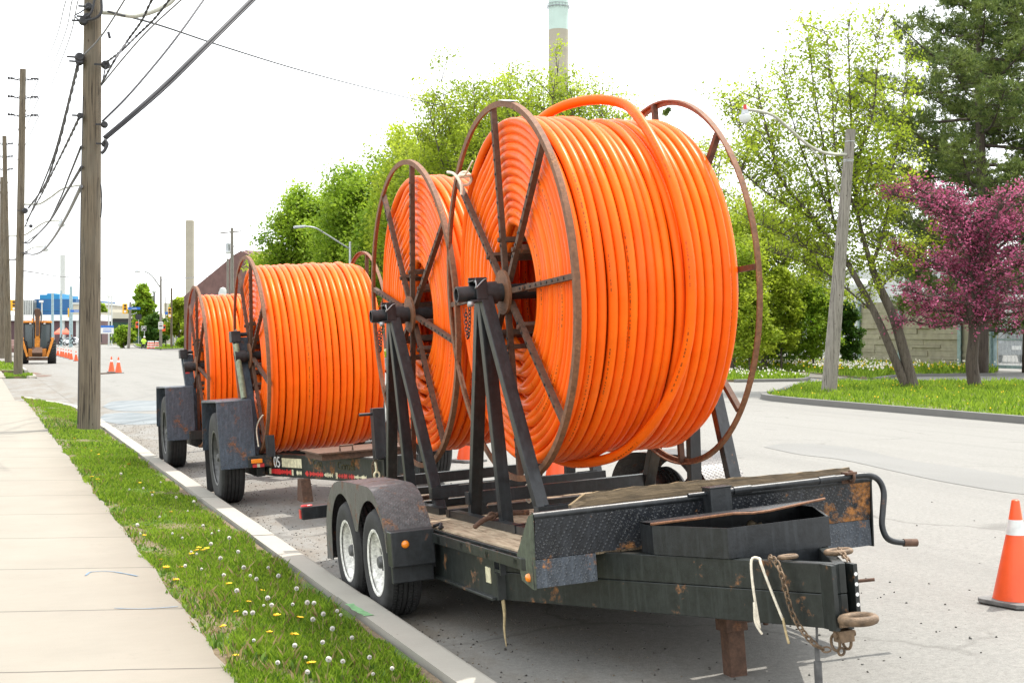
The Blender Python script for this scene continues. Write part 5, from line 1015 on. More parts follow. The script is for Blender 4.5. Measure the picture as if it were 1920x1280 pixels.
for px, py, d in ((257.5, 609, 190), (307, 615, 190)): t = thing('pedestrian_signal', 'orange pedestrian signal box '+('by the turn sign pole' if px < 300 else 'right of the white parking sign'), 'signal', loc=tuple(at(px, py, d))); g = MB(); g.box((0, 0, 0), (.42, .3, .85)); g.build('housing', M['orange'], t, bevel=.04); g = MB(); g.box((0, -.16, .1), (.3, .02, .3)); g.build('display', M['darkm'], t)
tp_, b_ = pole('slightly leaning wooden pole carrying the main signal and street sign at the junction', (241, 646), (244.5, 566), 190, .2, .15, 0, None, 'pole2', seed=6)[0:2]; arm(tp_, [(244, 590, 190), (252, 588, 189.6), (256, 586, 189.4)], .05, b_, mat='steel')
def sign_text(label, body, px, py, d, w_, h_, mat, tm, size, post=None):
    t = thing('street_sign', label, 'sign', loc=tuple(at(px, py, d))); t.rotation_euler = (0, 0, -.05); g = MB(); g.box((0, 0, 0), (w_, .04, h_)); g.build('sign_plate', mat, t)
    if body: text(body, size, tm, 'sign_text', t, T((0, -.03, 0)) @ Matrix.Rotation(PI/2, 4, 'X'), .003)
    if post: g = MB(); g.cyl((0, .06, post), (0, .06, h_/2), .04, n=8); g.build('post', M['steel'], t)
    return t
sign_text('blue street name sign beside the main signal', 'Leslie', 251.5, 578, 189, 1.6, .32, M['blue'], M['white'], .30); sign_text('blue street name sign partly behind the first wooden pole', 'Leslie', 143.5, 583, 213, 1.8, .36, M['blue'], M['white'], .3)
sign_text('small blue sign beside the side-on signal', None, 313, 587, 188, .5, .35, M['blue'], M['white'], .1)
tb = sign_text('dark back of a square sign on the pole left of the turn sign', None, 260, 594, 188, .75, .7, M['darkm'], None, .1, -3.5)
ts = thing('turn_sign', 'square black sign with a white turn arrow', 'sign', loc=tuple(at(269.5, 615.5, 187))); g = MB(); g.box((0, 0, 0), (.62, .03, .62)); g.build('sign_plate', M['white'], ts, bevel=.01); g = MB(); g.box((0, -.012, 0), (.54, .02, .54)); g.build('sign_face', M['darkm'], ts); g = MB(); g.tube(spline([(-.14, -.03, -.2), (-.14, -.03, .02), (-.05, -.03, .10), (.08, -.03, .08)], 4), .05, 6); g.prism([(.05, -.06), (.22, .08), (.05, .22)], -.045, -.03, 'Y'); g.build('arrow', M['white'], ts); g = MB(); g.cyl((.1, .03, -2.4), (.1, .03, -.3), .04, n=8); g.build('post', M['steel'], ts)
inf = thing('information_board', 'white notice board with a blue header on two posts behind the first pole', 'notice board', loc=tuple(at(201, 618, 170))); g = MB(); g.box((0, 0, -.1), (1.5, .06, .75)); g.build('board', M['white'], inf); g = MB(); g.box((0, -.01, .38), (1.5, .08, .26)); g.build('header', M['blue'], inf)
for x_ in (-.65, .65): g = MB(); g.cyl((x_, .05, -1.5), (x_, .05, .4), .05, n=8); g.build('post', M['darkm'], inf)
for zz in (.05, -.12, -.25): g = MB(); g.box((0, -.035, zz), (1.0-.2*abs(zz), .01, .06)); g.build('lettering', M['blue'], inf)
def barrel(px, y, d, lb, rz=0):
    p = at(px, 628, d); p.z = .05; t = thing('traffic_barrel', lb, 'traffic barrel', loc=tuple(p), group='orange traffic barrels')
    zs = [0, .2, .35, .5, .65, .8, 1.0]; rr = [.30, .29, .27, .26, .25, .23, .2]
    for i in range(6): g = MB(); g.lathe([(zs[i], rr[i]), (zs[i+1]-.01, rr[i+1]+.01)]+([(zs[6], .001)] if i == 5 else []), axis='Z', n=16); g.build('band', M['orange'] if i % 2 == 0 else M['reflw'], t, smooth='auto')
barrel(280, 0, 183, 'leftmost of three striped orange barrels at the far corner'); barrel(285.5, 0, 182, 'middle of three striped orange barrels at the far corner'); barrel(294, 0, 186, 'rightmost, taller-looking striped orange barrel at the far corner')

# people
def person(label, loc, joints, radii, edges, parts, rz=0, cat='person'):
    t = thing('person', label, cat, loc=loc, rz=rz); me = bpy.data.meshes.new('body'); me.from_pydata(joints, edges, []); o = bpy.data.objects.new('body', me); C.objects.link(o); o.parent = t; me.materials.append(M['cloth'])
    m_ = o.modifiers.new('skin', 'SKIN'); me.skin_vertices[0].data[0].use_root = True
    for i, r in enumerate(radii): me.skin_vertices[0].data[i].radius = (r, r)
    o.modifiers.new('sub', 'SUBSURF').levels = 1; return t
def blob(name, c, r, mat, parent, s_=(1, 1, 1)):
    g = MB(); g.lathe([(-r*s_[2]+1e-4, .001)]+[(-r*s_[2]*math.cos(a), r*s_[0]*math.sin(a)) for a in np.linspace(.3, PI-.3, 7)]+[(r*s_[2]-1e-4, .001)], c, 'Z', n=14); return g.build(name, mat, parent, smooth=True)
def cyclist(px, d, lb, rz):
    p = at(px, 628, d); p.z = .02
    J = [(0, 0, .95), (.10, 0, 1.15), (.28, 0, 1.38), (.34, 0, 1.5), (.38, 0, 1.62), (.28, .17, 1.36), (.40, .22, 1.15), (.62, .2, 1.02), (.28, -.17, 1.36), (.40, -.22, 1.15), (.62, -.2, 1.02), (.0, .1, .92), (.32, .1, .72), (.12, .1, .32), (.22, .1, .28), (.0, -.1, .92), (.34, -.1, .82), (.22, -.1, .5), (.32, -.1, .45)]
    E_ = [(0, 1), (1, 2), (2, 3), (3, 4), (2, 5), (5, 6), (6, 7), (2, 8), (8, 9), (9, 10), (0, 11), (11, 12), (12, 13), (13, 14), (0, 15), (15, 16), (16, 17), (17, 18)]
    Rr = [.15, .15, .16, .06, .06, .07, .045, .03, .07, .045, .03, .1, .075, .045, .04, .1, .075, .045, .04]
    t = person(lb, tuple(p), J, Rr, E_, None, rz); blob('head', (.40, 0, 1.68), .11, M['skin'], t, (1, 1, 1.2)); blob('helmet', (.39, 0, 1.76), .13, M['darkm'], t, (1, 1, .7))
    bk = thing('bicycle', 'bicycle under the '+lb.split(' in ')[0].replace('person ', 'person '), 'bicycle', loc=tuple(p), rz=rz)
    for x_ in (-.35, .68): g = MB(); g.torus((x_, 0, .34), .33, .022, 'Y', 24, 6); w_ = g.build('wheel', M['rubber'], bk, smooth=True); g = MB(); [g.tube([(x_, 0, .34), (x_+.32*math.cos(a), 0, .34+.32*math.sin(a))], .005, 4) for a in np.linspace(0, 2*PI, 9)[:-1]]; g.build('spokes', M['steel'], w_)
    g = MB(); 
    for a, b in (((-.35, 0, .34), (-.05, 0, .82)), ((-.05, 0, .8), (.5, 0, .85)), ((.5, 0, .9), (.68, 0, .34)), ((.12, 0, .3), (.5, 0, .8)), ((.12, 0, .3), (-.05, 0, .85)), ((-.35, 0, .34), (.12, 0, .3)), ((.5, 0, .85), (.52, 0, 1.0))): g.tube([a, b], .022, 6)
    g.tube([(.56, .25, 1.0), (.52, 0, 1.02), (.56, -.25, 1.0)], .015, 6); g.build('frame', M['greenw'], bk); g = MB(); g.box((-.06, 0, .9), (.25, .12, .05)); g.build('saddle', M['darkm'], bk)
cyclist(111, 212, 'person riding a bicycle to the right in dark clothing, just right of the backhoe', .15); cyclist(139.5, 208, 'person riding a bicycle in dark clothing, beside the first wooden pole', 2.9)
p = at(268.5, 628, 176); p.z = .05
J = [(0, 0, .62), (.02, -.05, .85), (.06, -.12, 1.1), (.10, -.16, 1.2), (.12, -.2, 1.32), (.2, -.05, 1.08), (.36, -.1, .9), (.44, -.2, .72), (-.1, -.2, 1.08), (-.22, -.3, .86), (-.2, -.4, .68), (.12, 0, .58), (.2, -.35, .55), (.2, -.15, .12), (.2, -.3, .05), (-.12, 0, .58), (-.2, -.35, .55), (-.2, -.15, .12), (-.2, -.3, .05)]
E_ = [(0, 1), (1, 2), (2, 3), (3, 4), (2, 5), (5, 6), (6, 7), (2, 8), (8, 9), (9, 10), (0, 11), (11, 12), (12, 13), (13, 14), (0, 15), (15, 16), (16, 17), (17, 18)]
t = person('person in a yellow hi-vis top crouching by the orange barrels', tuple(p), J, [.15, .15, .17, .06, .06, .08, .055, .035, .08, .055, .035, .12, .09, .055, .05, .12, .09, .055, .05], E_, None)
g = MB(); g.lathe([(-.30, .22), (-.1, .25), (.15, .26), (.32, .20), (.38, .08)], (.03, -.07, .93), 'Z', n=16); g.tube([(.2, -.05, 1.1), (.36, -.1, .92)], .09, 8); g.tube([(-.12, -.18, 1.1), (-.22, -.3, .88)], .09, 8); g.build('hi_vis_top', M['hivis'], t, smooth=True); blob('head', (.12, -.2, 1.42), .12, M['skin'], t, (1, 1, 1.15)); blob('hard_hat', (.12, -.2, 1.50), .14, M['white'], t, (1, 1, .7))
# white car
def car(label, loc, rz, mat):
    t = thing('parked_car', label, 'car', loc=loc, rz=rz); side = [(-2.2, .35), (-2.25, .7), (-2.1, .95), (-1.5, 1.0), (-.9, 1.38), (.3, 1.42), (1.0, 1.02), (1.9, .90), (2.2, .7), (2.22, .35)]
    g = MB(); g.prism([(a, b if b < 1.01 else 1.0) for a, b in side], -.86, .86, 'Y'); g.prism([(-1.45, .99), (-.88, 1.38), (.3, 1.42), (.98, 1.0)], -.72, .72, 'Y'); g.build('body', mat, t, bevel=.05)
    g = MB(); g.prism([(-1.30, 1.03), (-.85, 1.33), (.25, 1.37), (.80, 1.03)], -.73, .73, 'Y'); g.build('windows', M['glass'], t)
    for x_ in (-1.35, 1.35):
        for y_ in (-.78, .78): g = MB(); g.lathe([(-.1, .14), (-.1, .31), (.1, .31), (.1, .14)], (x_, y_, .32), 'Y', n=20); wv_ = g.build('wheel', M['rubber'], t, smooth='auto'); g = MB(); g.lathe([(-.11, .001), (-.09, .2)] if y_ < 0 else [(.11, .001), (.09, .2)], (x_, y_, .32), 'Y', n=16); g.build('rim', M['steel'], wv_)
    for y_ in (-.6, .6): g = MB(); g.box((2.2, y_, .7), (.08, .3, .15)); g.build('headlight', M['lampg'], t)
    return t
c_ = at(138, 628, 245); car('white sedan parked side-on behind the cyclists', (c_.x, c_.y, 0), -.3, M['carw'])
c_ = at(25.5, 628, 120); car('dark red car mostly hidden behind the left-hand poles', (c_.x, c_.y, 0), PI/2, M['brick'])

# ------------------------------------------------------------------ backhoe by the kerb
p = at(70, 628, 88.9); bh = thing('backhoe_loader', 'orange and black backhoe loader parked facing away, boom folded upright, behind the second pole', 'backhoe', loc=(p.x, p.y, 0), rz=-.06)
for x_, sd in ((-.86, 1), (.86, -1)):
    g = MB(); W_ = .26; g.lathe([(x_-W_, .35), (x_-W_, .62), (x_-W_+.06, .72), (x_+W_-.06, .72), (x_+W_, .62), (x_+W_, .35)], (0, .75, .74), 'X', 36)
    for k in range(26):
        a = 2*PI*k/26
        for q in (-1, 1): c = Vector((x_+q*.13, .75-math.sin(a+q*.06)*.73, .74+math.cos(a+q*.06)*.73)); g.box(c, (.26, .07, .06), Matrix.Rotation(a, 3, 'X') @ Matrix.Rotation(q*.5, 3, 'Z'))
    wl = g.build('rear_wheel', M['rubber'], bh, smooth='auto'); g = MB(); g.lathe([(x_-.2, .001), (x_-.2, .33), (x_+.2, .36), (x_+.2, .001)], (0, .75, .74), 'X', 24); g.build('rim', M['catp'], wl)
for x_ in (-.75, .75): g = MB(); g.lathe([(x_-.15, .2), (x_-.15, .45), (x_+.15, .45), (x_+.15, .2)], (0, 3.0, .46), 'X', 24); g.build('front_wheel', M['rubber'], bh)
g = MB()
for x_ in (-.78, .78):
    g.beam((x_, .35, 1.5), (x_*1.0, .45, 2.5), .09, .10); g.beam((x_*.72, .30, .95), (x_, .35, 1.5), .10, .10); g.beam((x_, 1.6, 1.2), (x_, 1.7, 2.5), .08, .08)
g.beam((-.56, .3, .98), (.56, .3, .98), .1, .12); g.beam((-.3, .32, 1.0), (-.3, .44, 2.5), .05, .05); g.b2((-.80, .35, 2.46), (.80, 1.9, 2.56)); g.build('cab_frame', M['darkm'], bh, bevel=.02)
g = MB(); g.prism([(-.55, 1.0), (-.74, 1.5), (-.74, 2.46), (.74, 2.46), (.74, 1.5), (.55, 1.0)], .40, .42, 'Y'); g.b2((-.8, .5, 1.5), (-.78, 1.7, 2.4)); g.b2((.78, .5, 1.5), (.8, 1.7, 2.4)); g.build('cab_glass', M['glass'], bh)
g = MB(); g.b2((-.5, .75, .9), (.5, 1.0, 1.9)); g.b2((-.35, .7, 1.2), (.35, .9, 1.45)); g.build('seat', M['darkm'], bh)
g = MB(); g.b2((-.86, .30, 2.56), (.86, 2.0, 2.68)); g.build('cab_roof', M['catp'], bh, bevel=.04)
for x_ in (-.42, .42): g = MB(); g.box((x_, .30, 2.52), (.12, .06, .08)); g.build('work_light', M['white'], bh)
g = MB(); g.cyl((-.28, .7, 2.68), (-.28, .7, 2.84), .09, .06, 12); g.build('beacon', M['amber'], bh)
g = MB(); g.b2((-.55, .2, .42), (.55, .6, .95)); g.b2((-.62, 1.2, .6), (.62, 3.6, 1.2)); g.build('chassis', M['catp'], bh, bevel=.03)
g = MB(); g.b2((-.62, -.05, .22), (.62, .2, .40)); g.build('rear_cross_bar', M['rust'], bh, bevel=.02)
for sg_ in (-1, 1): g = MB(); g.beam((sg_*.92, .05, 1.55), (sg_*.58, .0, .45), .15, .14); g.box((sg_*.9, .05, 1.58), (.2, .16, .14)); g.build('stabiliser_arm', M['catp'], bh, bevel=.015)
g = MB(); g.beam((-.02, .1, .45), (0, -.05, 1.6), .30, .18); g.beam((0, -.05, 1.5), (.02, -.25, 2.9), .26, .2); g.box((.02, -.25, 2.95), (.28, .3, .3)); g.build('boom', M['catp'], bh, bevel=.02)
g = MB(); g.beam((.02, -.35, 3.2), (.02, -.55, 1.75), .2, .2); g.box((.02, -.30, 3.2), (.34, .35, .45)); g.build('dipper_arm', M['rust'], bh, bevel=.03)
g = MB(); g.tube(spline([(-.16, -.1, 1.6), (-.2, -.3, 2.6), (-.2, -.3, 3.2), (0, -.3, 3.45), (.22, -.3, 3.2), (.22, -.3, 2.5), (.16, -.1, 1.6)], 5), .035, 6); g.build('hydraulic_hose', M['wire'], bh, smooth=True)
g = MB(); g.cyl((.05, -.42, 2.8), (.05, -.48, 1.9), .045, n=10); g.build('hydraulic_cylinder', M['steel'], bh)
g = MB(); g.prism([(-.3, .35), (.0, .12), (.35, .2), (.4, .55), (.1, .7)], -.3, .3, 'X'); o_ = g.build('bucket', M['rust'], bh); o_.location = (0, -.35, .35)

# ------------------------------------------------------------------ far buildings
def box_building(name, label, px0, px1, ytop, d, depth, mat, parts=(), zb=0, group=None):
    a = at(px0, ytop, d); b = at(px1, ytop, d); t = thing(name, label, 'building', loc=(a.x, a.y, 0), rz=math.atan2(b.y-a.y, b.x-a.x), group=group); wd = (b-a).length; g = MB(); g.b2((0, 0, zb), (wd, depth, a.z)); g.build('wall', mat, t); return t, wd, a.z
bb, wd, h = box_building('factory', 'long dark blue clad factory with a brighter blue rooftop block, far behind the backhoe', 64.5, 142, 560.5, 400, 40, M['bluec'])
g = MB(); g.b2((wd*.07, 2, h), (wd*.54, 20, h+1.3)); g.b2((wd*.22, 3, h+1.3), (wd*.40, 18, h+1.7)); g.build('rooftop_block', M['blue2'], bb)
for k in range(3): g = MB(); g.b2((wd*.02, -.25, h-3.2-k*2.2), (wd*.98, -.02, h-3.1-k*2.2)); g.build('cladding_trim', M['blue2'], bb)
gb, wd, h = box_building('grey_plant', 'grey ribbed plant building joined left of the blue factory', 40, 64.2, 562, 398, 30, M['greyc'])
for k in range(6): g = MB(); g.b2((wd*k/6, -.3, 0), (wd*k/6+.3, 0, h)); g.build('rib', M['conc3'], gb)
for k in range(2): g = MB(); g.b2((wd*.62+k*1.2, -.1, h-4), (wd*.62+k*1.2+.8, .05, h-.8)); g.build('window', M['glass'], gb)
a = at(-8, 590, 265); b = at(186, 590, 265)
br = thing('overpass', 'long white-edged overpass running across behind the backhoe', 'overpass', loc=(a.x, a.y, 0), rz=math.atan2(b.y-a.y, b.x-a.x)); wd = (b-a).length; z1 = a.z; z0 = z1-1.1
g = MB(); g.b2((0, 0, z0), (wd, 8, z1)); g.build('deck', M['white'], br); g = MB(); g.b2((0, 1, 0), (wd, 7, z0-.01)); g.build('abutment', M['maroon'], br)
for k in range(7): g = MB(); g.b2((wd*k/7+1, .6, 0), (wd*k/7+1.6, 1, z0)); g.build('column', M['conc3'], br)
db, wd, h = box_building('depot', 'low depot with a beige fascia above a dark green front, right of the first pole', 187, 262, 586.5, 300, 20, M['greenw']); g = MB(); g.b2((-.5, -.6, h-1.2), (wd+2, 20, h+.1)); g.build('fascia', M['beige'], db); g = MB(); g.b2((0, -.1, h-2.0), (wd, 0.02, h-1.25)); g.build('painted_shade_strip', M['darkm'], db)  # dark strip below the fascia stands in for the shade of its overhang
db, wd, h = box_building('warehouse', 'small beige warehouse just left of the first pole', 137, 186, 571, 330, 20, M['beige']); g = MB(); g.b2((-.3, -.3, h), (wd+.3, 20.2, h+.5)); g.build('roof', M['conc3'], db)
for i, px in enumerate((112, 124)):
    p = at(px, 628, 235); t = thing('market_tent', ('left' if i == 0 else 'right')+'-hand red canvas tent under the overpass', 'tent', loc=(p.x, p.y, 0)); w_ = .95 if i == 0 else .7
    g = MB(); g.add([(-w_, -w_, 2.15), (w_, -w_, 2.15), (w_, w_, 2.15), (-w_, w_, 2.15), (0, 0, 3.0)], [(0, 1, 4), (1, 2, 4), (2, 3, 4), (3, 0, 4)]); g.b2((-w_, -w_, 1.9), (w_, -w_+.02, 2.15)); g.build('canopy', M['tent'], t)
    for sx in (-1, 1):
        for sy in (-1, 1): g = MB(); g.cyl((sx*w_*.95, sy*w_*.95, 0), (sx*w_*.95, sy*w_*.95, 2.15), .03, n=6); g.build('leg', M['steel'], t)
def gable_barn():
    pts = [(340, 545), (362, 545), (441, 487), (453, 476), (520, 515), (560, 545)]; d = 170; a = at(345, 628, d); b = at(580, 628, d-14); t = thing('brick_barn', 'large brown brick building with a steep gable behind the trailers', 'building', loc=(a.x, a.y, 0), rz=math.atan2(b.y-a.y, b.x-a.x)); wd = (b-a).length
    hz = lambda y: CH+(628-y)/FPX*d
    g = MB(); g.prism([(0, 0), (0, hz(555)), (wd*.42, hz(483)), (wd*.48, hz(476)), (wd, hz(548)), (wd, 0)], 0, 25, 'Y'); g.build('wall', M['brick'], t)
    g = MB(); g.beam((-.2, 12, hz(555)-.02), (wd*.48, 12, hz(475.5)-.02), 22.8, .12, (0, 0, 1)); g.build('roof', M['roofm'], t); g = MB(); g.beam((wd*.48, 12, hz(475.5)-.02), (wd+.2, 12, hz(548)-.02), 22.8, .12, (0, 0, 1)); g.build('roof', M['roofm'], t)
gable_barn()
p = at(418, 540, 160); t = thing('storage_tank', 'small pale tank at the foot of the brick building behind the third reel', 'tank', loc=(p.x, p.y, 0)); g = MB(); g.lathe([(0, .5), (p.z-.5, .5), (p.z, .3), (p.z+.1, .01)], axis='Z', n=16); g.build('shell', M['conc3'], t, smooth='auto')
wb, wd, h = box_building('white_building', 'pale low building seen through the junction trees', 306, 330, 568, 330, 20, M['beige'])
def chimney(label, px, wpx, ytop, d, segs, rail=False, taper=0, dome=False):
    p = at(px, 628, d); r = wpx/2/FPX*d; H = CH+(628-ytop)/FPX*d; t = thing('chimney', label, 'chimney', loc=(p.x, p.y, 0)); z = 0
    for (y, mat) in segs:
        z1 = H if y is None else CH+(628-y)/FPX*d; g = MB(); rr0 = r*(1+taper*(1-z/H)); rr1 = r*(1+taper*(1-z1/H)); nn = 40; pr = [(z+(z1-z)*i/6, rr0+(rr1-rr0)*i/6) for i in range(7)]
        if z1 == H: pr += [(H+r*.18, r*.72), (H+r*.25, .01)] if dome else [(H, r*.86), (H-2, r*.86)]
        g.lathe(pr, axis='Z', n=nn); g.build('shaft', mat, t, smooth='auto'); z = z1
    if rail:
        g = MB(); zr = CH+(628-14)/FPX*d; g.torus((0, 0, zr), r*1.12, .12, 'Z', 40, 6); g.torus((0, 0, zr+.9), r*1.12, .07, 'Z', 40, 6)
        for k in range(20): a = 2*PI*k/20; g.cyl((math.cos(a)*r*1.12, math.sin(a)*r*1.12, zr-.6), (math.cos(a)*r*1.12, math.sin(a)*r*1.12, zr+.9), .06, n=5)
        g.build('gallery_rail', M['greyc'], t)
    return t
chimney('tallest concrete chimney with a pale teal top and railing, behind the front reel', 1047, 37, 1, 420, [(57, M['conc2']), (None, M['teal'])], rail=True)
chimney('tan concrete chimney with rounded top behind the last reel', 356, 16, 414, 380, [(None, M['conc2'])], dome=True); chimney('pale grey slim chimney behind the backhoe', 118, 10.5, 478, 520, [(None, M['conc3'])])
cf = thing('panel_fence', 'white concrete panel fence with upright ribs right of the junction', 'fence', loc=tuple(at(326, 628, 215))[:2]+(0,)); a = at(326, 628, 215); b = at(366, 628, 200); cf.rotation_euler = (0, 0, math.atan2(b.y-a.y, b.x-a.x)); wd = (b-a).length; H = CH+(628-606)/FPX*212
g = MB(); g.b2((0, 0, 0), (wd, .1, H)); g.build('panel', M['beige'], cf)
for k in range(8): g = MB(); g.b2((wd*k/7-.2, -.12, 0), (wd*k/7+.2, -.002, H+.1)); g.build('post', M['greyc'], cf)

# retaining wall, gate, duct at the right
A3 = at(1614, 628, 85.7); B3 = at(1862, 628, 72.7); wall = thing('stone_wall', 'beige block wall of long ledged stones between galvanised posts, behind the trees', 'wall', loc=(A3.x, A3.y, 0), rz=math.atan2(B3.y-A3.y, B3.x-A3.x)); WL = (B3-A3).length; HW = 3.72
pos = [0, WL*.345, WL*.79, WL]; rs_ = random.Random(4)
for i in range(3):
    a, b = pos[i], pos[i+1]; g = MB(); g.b2((a, .06, 0), (b, .3, HW)); rows = 12; rh = HW/rows
    for r in range(rows):
        x = a; first_ = True
        while x < b-.05:
            L_ = rs_.choice([1.1, 1.6, 2.2, 2.9]); x2 = min(b, x+L_); pr = rs_.uniform(.01, .10); sp_ = rh*rs_.choice([1, 1, .55]); g.b2((x+.004, .06-pr, r*rh+.01), (x2-.004, .0605, r*rh+sp_*.985)); 
            if sp_ < rh*.9: g.b2((x+.004, .06-rs_.uniform(.01, .09), r*rh+sp_+.005), (x2-.004, .0603, (r+1)*rh-.008))
            x = x2
    g.build('wall_panel', M['stone'], wall)
for i, x in enumerate(pos):
    g = MB(); wi = .16 if i in (1, 2) else .10; g.b2((x-wi, -.16, -.1), (x+wi, -.14, HW+.15)); g.b2((x-.012, -.14, -.1), (x+.012, .10, HW+.15)); g.build('post', M['gpost'], wall)
gt = thing('steel_gate', 'galvanised mesh gate at the right end of the block wall', 'gate', wall.matrix_basis if False else None, loc=(0, 0, 0)); gt.location = wall.location+Vector((math.cos(wall.rotation_euler.z), math.sin(wall.rotation_euler.z), 0))*(WL+.1); gt.rotation_euler = wall.rotation_euler
g = MB(); g.b2((.0, -.25, -.1), (.30, -.05, 4.2)); g.b2((.10, -.35, -.1), (.2, -.25, 4.2)); g.build('gate_post', M['gpost'], gt, bevel=.01)
g = MB(); g.b2((.35, -.08, .12), (6, 0, .28)); g.b2((.35, -.08, 1.55), (6, -.02, 1.61)); g.b2((.35, -.08, 2.2), (6, -.02, 2.26)); g.build('gate_frame', M['gpost'], gt)
g = MB(); 
for k in range(52): g.b2((.42+k*.11, -.055, .28), (.445+k*.11, -.03, 2.9))
g.build('bars', M['steel'], gt)
p = at(1905, 628, 92); tk = thing('parked_truck', 'grey truck front half hidden behind the steel gate', 'truck', loc=(p.x, p.y, 0), rz=-.3); g = MB(); g.prism([(-1.0, .5), (-1.0, 1.3), (-.85, 1.4), (-.75, 2.1), (.75, 2.1), (.85, 1.4), (1.0, 1.3), (1.0, .5)], 0, 4.5, 'Y'); g.build('body', M['greyc'], tk, bevel=.06); g = MB(); g.prism([(-.8, 1.42), (-.7, 2.0), (.7, 2.0), (.8, 1.42)], -.02, .02, 'Y'); g.build('windscreen', M['glass'], tk); g = MB(); g.b2((-.3, -.06, .85), (.3, -.01, 1.1)); g.build('front_panel', M['white'], tk)
for x_ in (-.8, .8): g = MB(); g.lathe([(x_-.14, .2), (x_-.14, .42), (x_+.14, .42), (x_+.14, .2)], (0, .9, .42), 'X', 20); g.build('wheel', M['rubber'], tk)
pb, wd, h = box_building('process_building', 'pale blue-white industrial building above the block wall', 1560, 2000, 505, 130, 20, M['conc3'])
for k in range(9): g = MB(); g.b2((wd*k/9, -.25, 0), (wd*k/9+.3, 0, h)); g.build('pilaster', M['steel'], pb)
p = at(1600, 556, 100); t = thing('air_duct', 'curved silver duct and tank above the left end of the block wall', 'duct', loc=(p.x, p.y, 0)); g = MB(); g.tube(spline([(-1.6, 0, 3), (-1.6, 0, 4.2), (-1.2, 0, 5.0), (-.2, 0, 5.2), (1.2, 0, 5.1), (1.8, 0, 4.5), (1.9, 0, 3)], 6), .55, 16); g.build('duct', M['conc3'], t, smooth=True)
for x_ in (-.8, .2, 1.1): g = MB(); g.torus((x_, 0, 5.12), .6, .06, 'X', 20, 6); g.build('flange', M['steel'], t)

# ------------------------------------------------------------------ trees
def leaf_cards(name, centers, size, mat, parent, tint, up=.35, aspect=.62):
    n = len(centers); d = rng.normal(size=(n, 3)); d[:, 2] = np.abs(d[:, 2])*1+up; d /= np.linalg.norm(d, axis=1)[:, None]; a = np.cross(d, rng.normal(size=(n, 3))); a /= np.linalg.norm(a, axis=1)[:, None]; b = np.cross(d, a)
    s_ = size*rng.uniform(.55, 1.35, (n, 1)); V = np.stack([centers-a*s_, centers+b*s_*aspect+d*s_*.12, centers+a*s_, centers-b*s_*aspect+d*s_*.12], 1); F = np.arange(n*4).reshape(n, 4)
    return fast(name, V, F, mat, parent, tint=tint)
def limb(g, pts, r0, r1, n=7, sub=4): q = spline(pts, sub); m = len(q); g.tube(q, r0, n, rs=[r0+(r1-r0)*i/(m-1) for i in range(m)])
def crown_tree(label, base, H, blobs, nleaf, size, mat, bark='bark', tr=.22, cat='tree', name='broadleaf_tree', twigs=5, shell=.55, hollow=True):
    """blobs: (dx,dy,z,rx,rz) foliage masses, each fed by its own limb"""
    t = thing(name, label, cat, loc=tuple(base)); g = MB(); top = Vector((sum(b[0] for b in blobs)/len(blobs)*.6, sum(b[1] for b in blobs)/len(blobs)*.6, max(b[2] for b in blobs)*.82))
    limb(g, [(0, 0, -.1), (top.x*.15, top.y*.15, top.z*.3), (top.x*.6, top.y*.6, top.z*.65), tuple(top)], tr, tr*.2, 9); vol = np.array([b[3]**2*b[4] for b in blobs])**.72; cnt = (nleaf*vol/vol.sum()).astype(int); CC = []; TT = []
    for b, c in zip(blobs, cnt):
        cb = Vector(b[:3]); s0 = Vector((top.x*.4, top.y*.4, min(b[2]*.6, top.z*.8))); mid = s0.lerp(cb, .5)+Vector((0, 0, -.08*(cb-s0).length)); limb(g, [s0, mid, cb], tr*.32, tr*.1, 6)
        ends = []
        for k in range(twigs):
            u = Vector(rng.normal(size=3)); u.normalize(); u.z = abs(u.z)*.7+.1; e = cb+Vector((u.x*b[3], u.y*b[3], u.z*b[4]))*.95; limb(g, [cb, cb.lerp(e, .5)+Vector((0, 0, -.05*b[3])), e], tr*.09, tr*.02, 4, 3); ends.append(e)
        # sub-clumps on the mass's surface give the crown light and dark clumps with gaps
        ns = max(8, int(26*b[3]**1.2/ (H*.12)**1.0)) if hollow else 10; sc_ = rng.normal(size=(ns, 3)); sc_ /= np.linalg.norm(sc_, axis=1)[:, None]; sc_ *= rng.uniform(.45, 1.0, (ns, 1)); scs = rng.uniform(.16, .34, ns); st_ = rng.random(ns)
        k = rng.integers(0, ns, c); p = sc_[k]+rng.normal(size=(c, 3))*scs[k][:, None]*.62; p *= np.array([b[3], b[3], b[4]]); CC.append(p+np.array(b[:3])); TT.append(np.clip(st_[k]*.7+rng.random(c)*.3, 0, 1))
    g.build('trunk', M[bark], t, smooth=True); leaf_cards('crown', np.concatenate(CC), size, M[mat], t, np.concatenate(TT)); return t
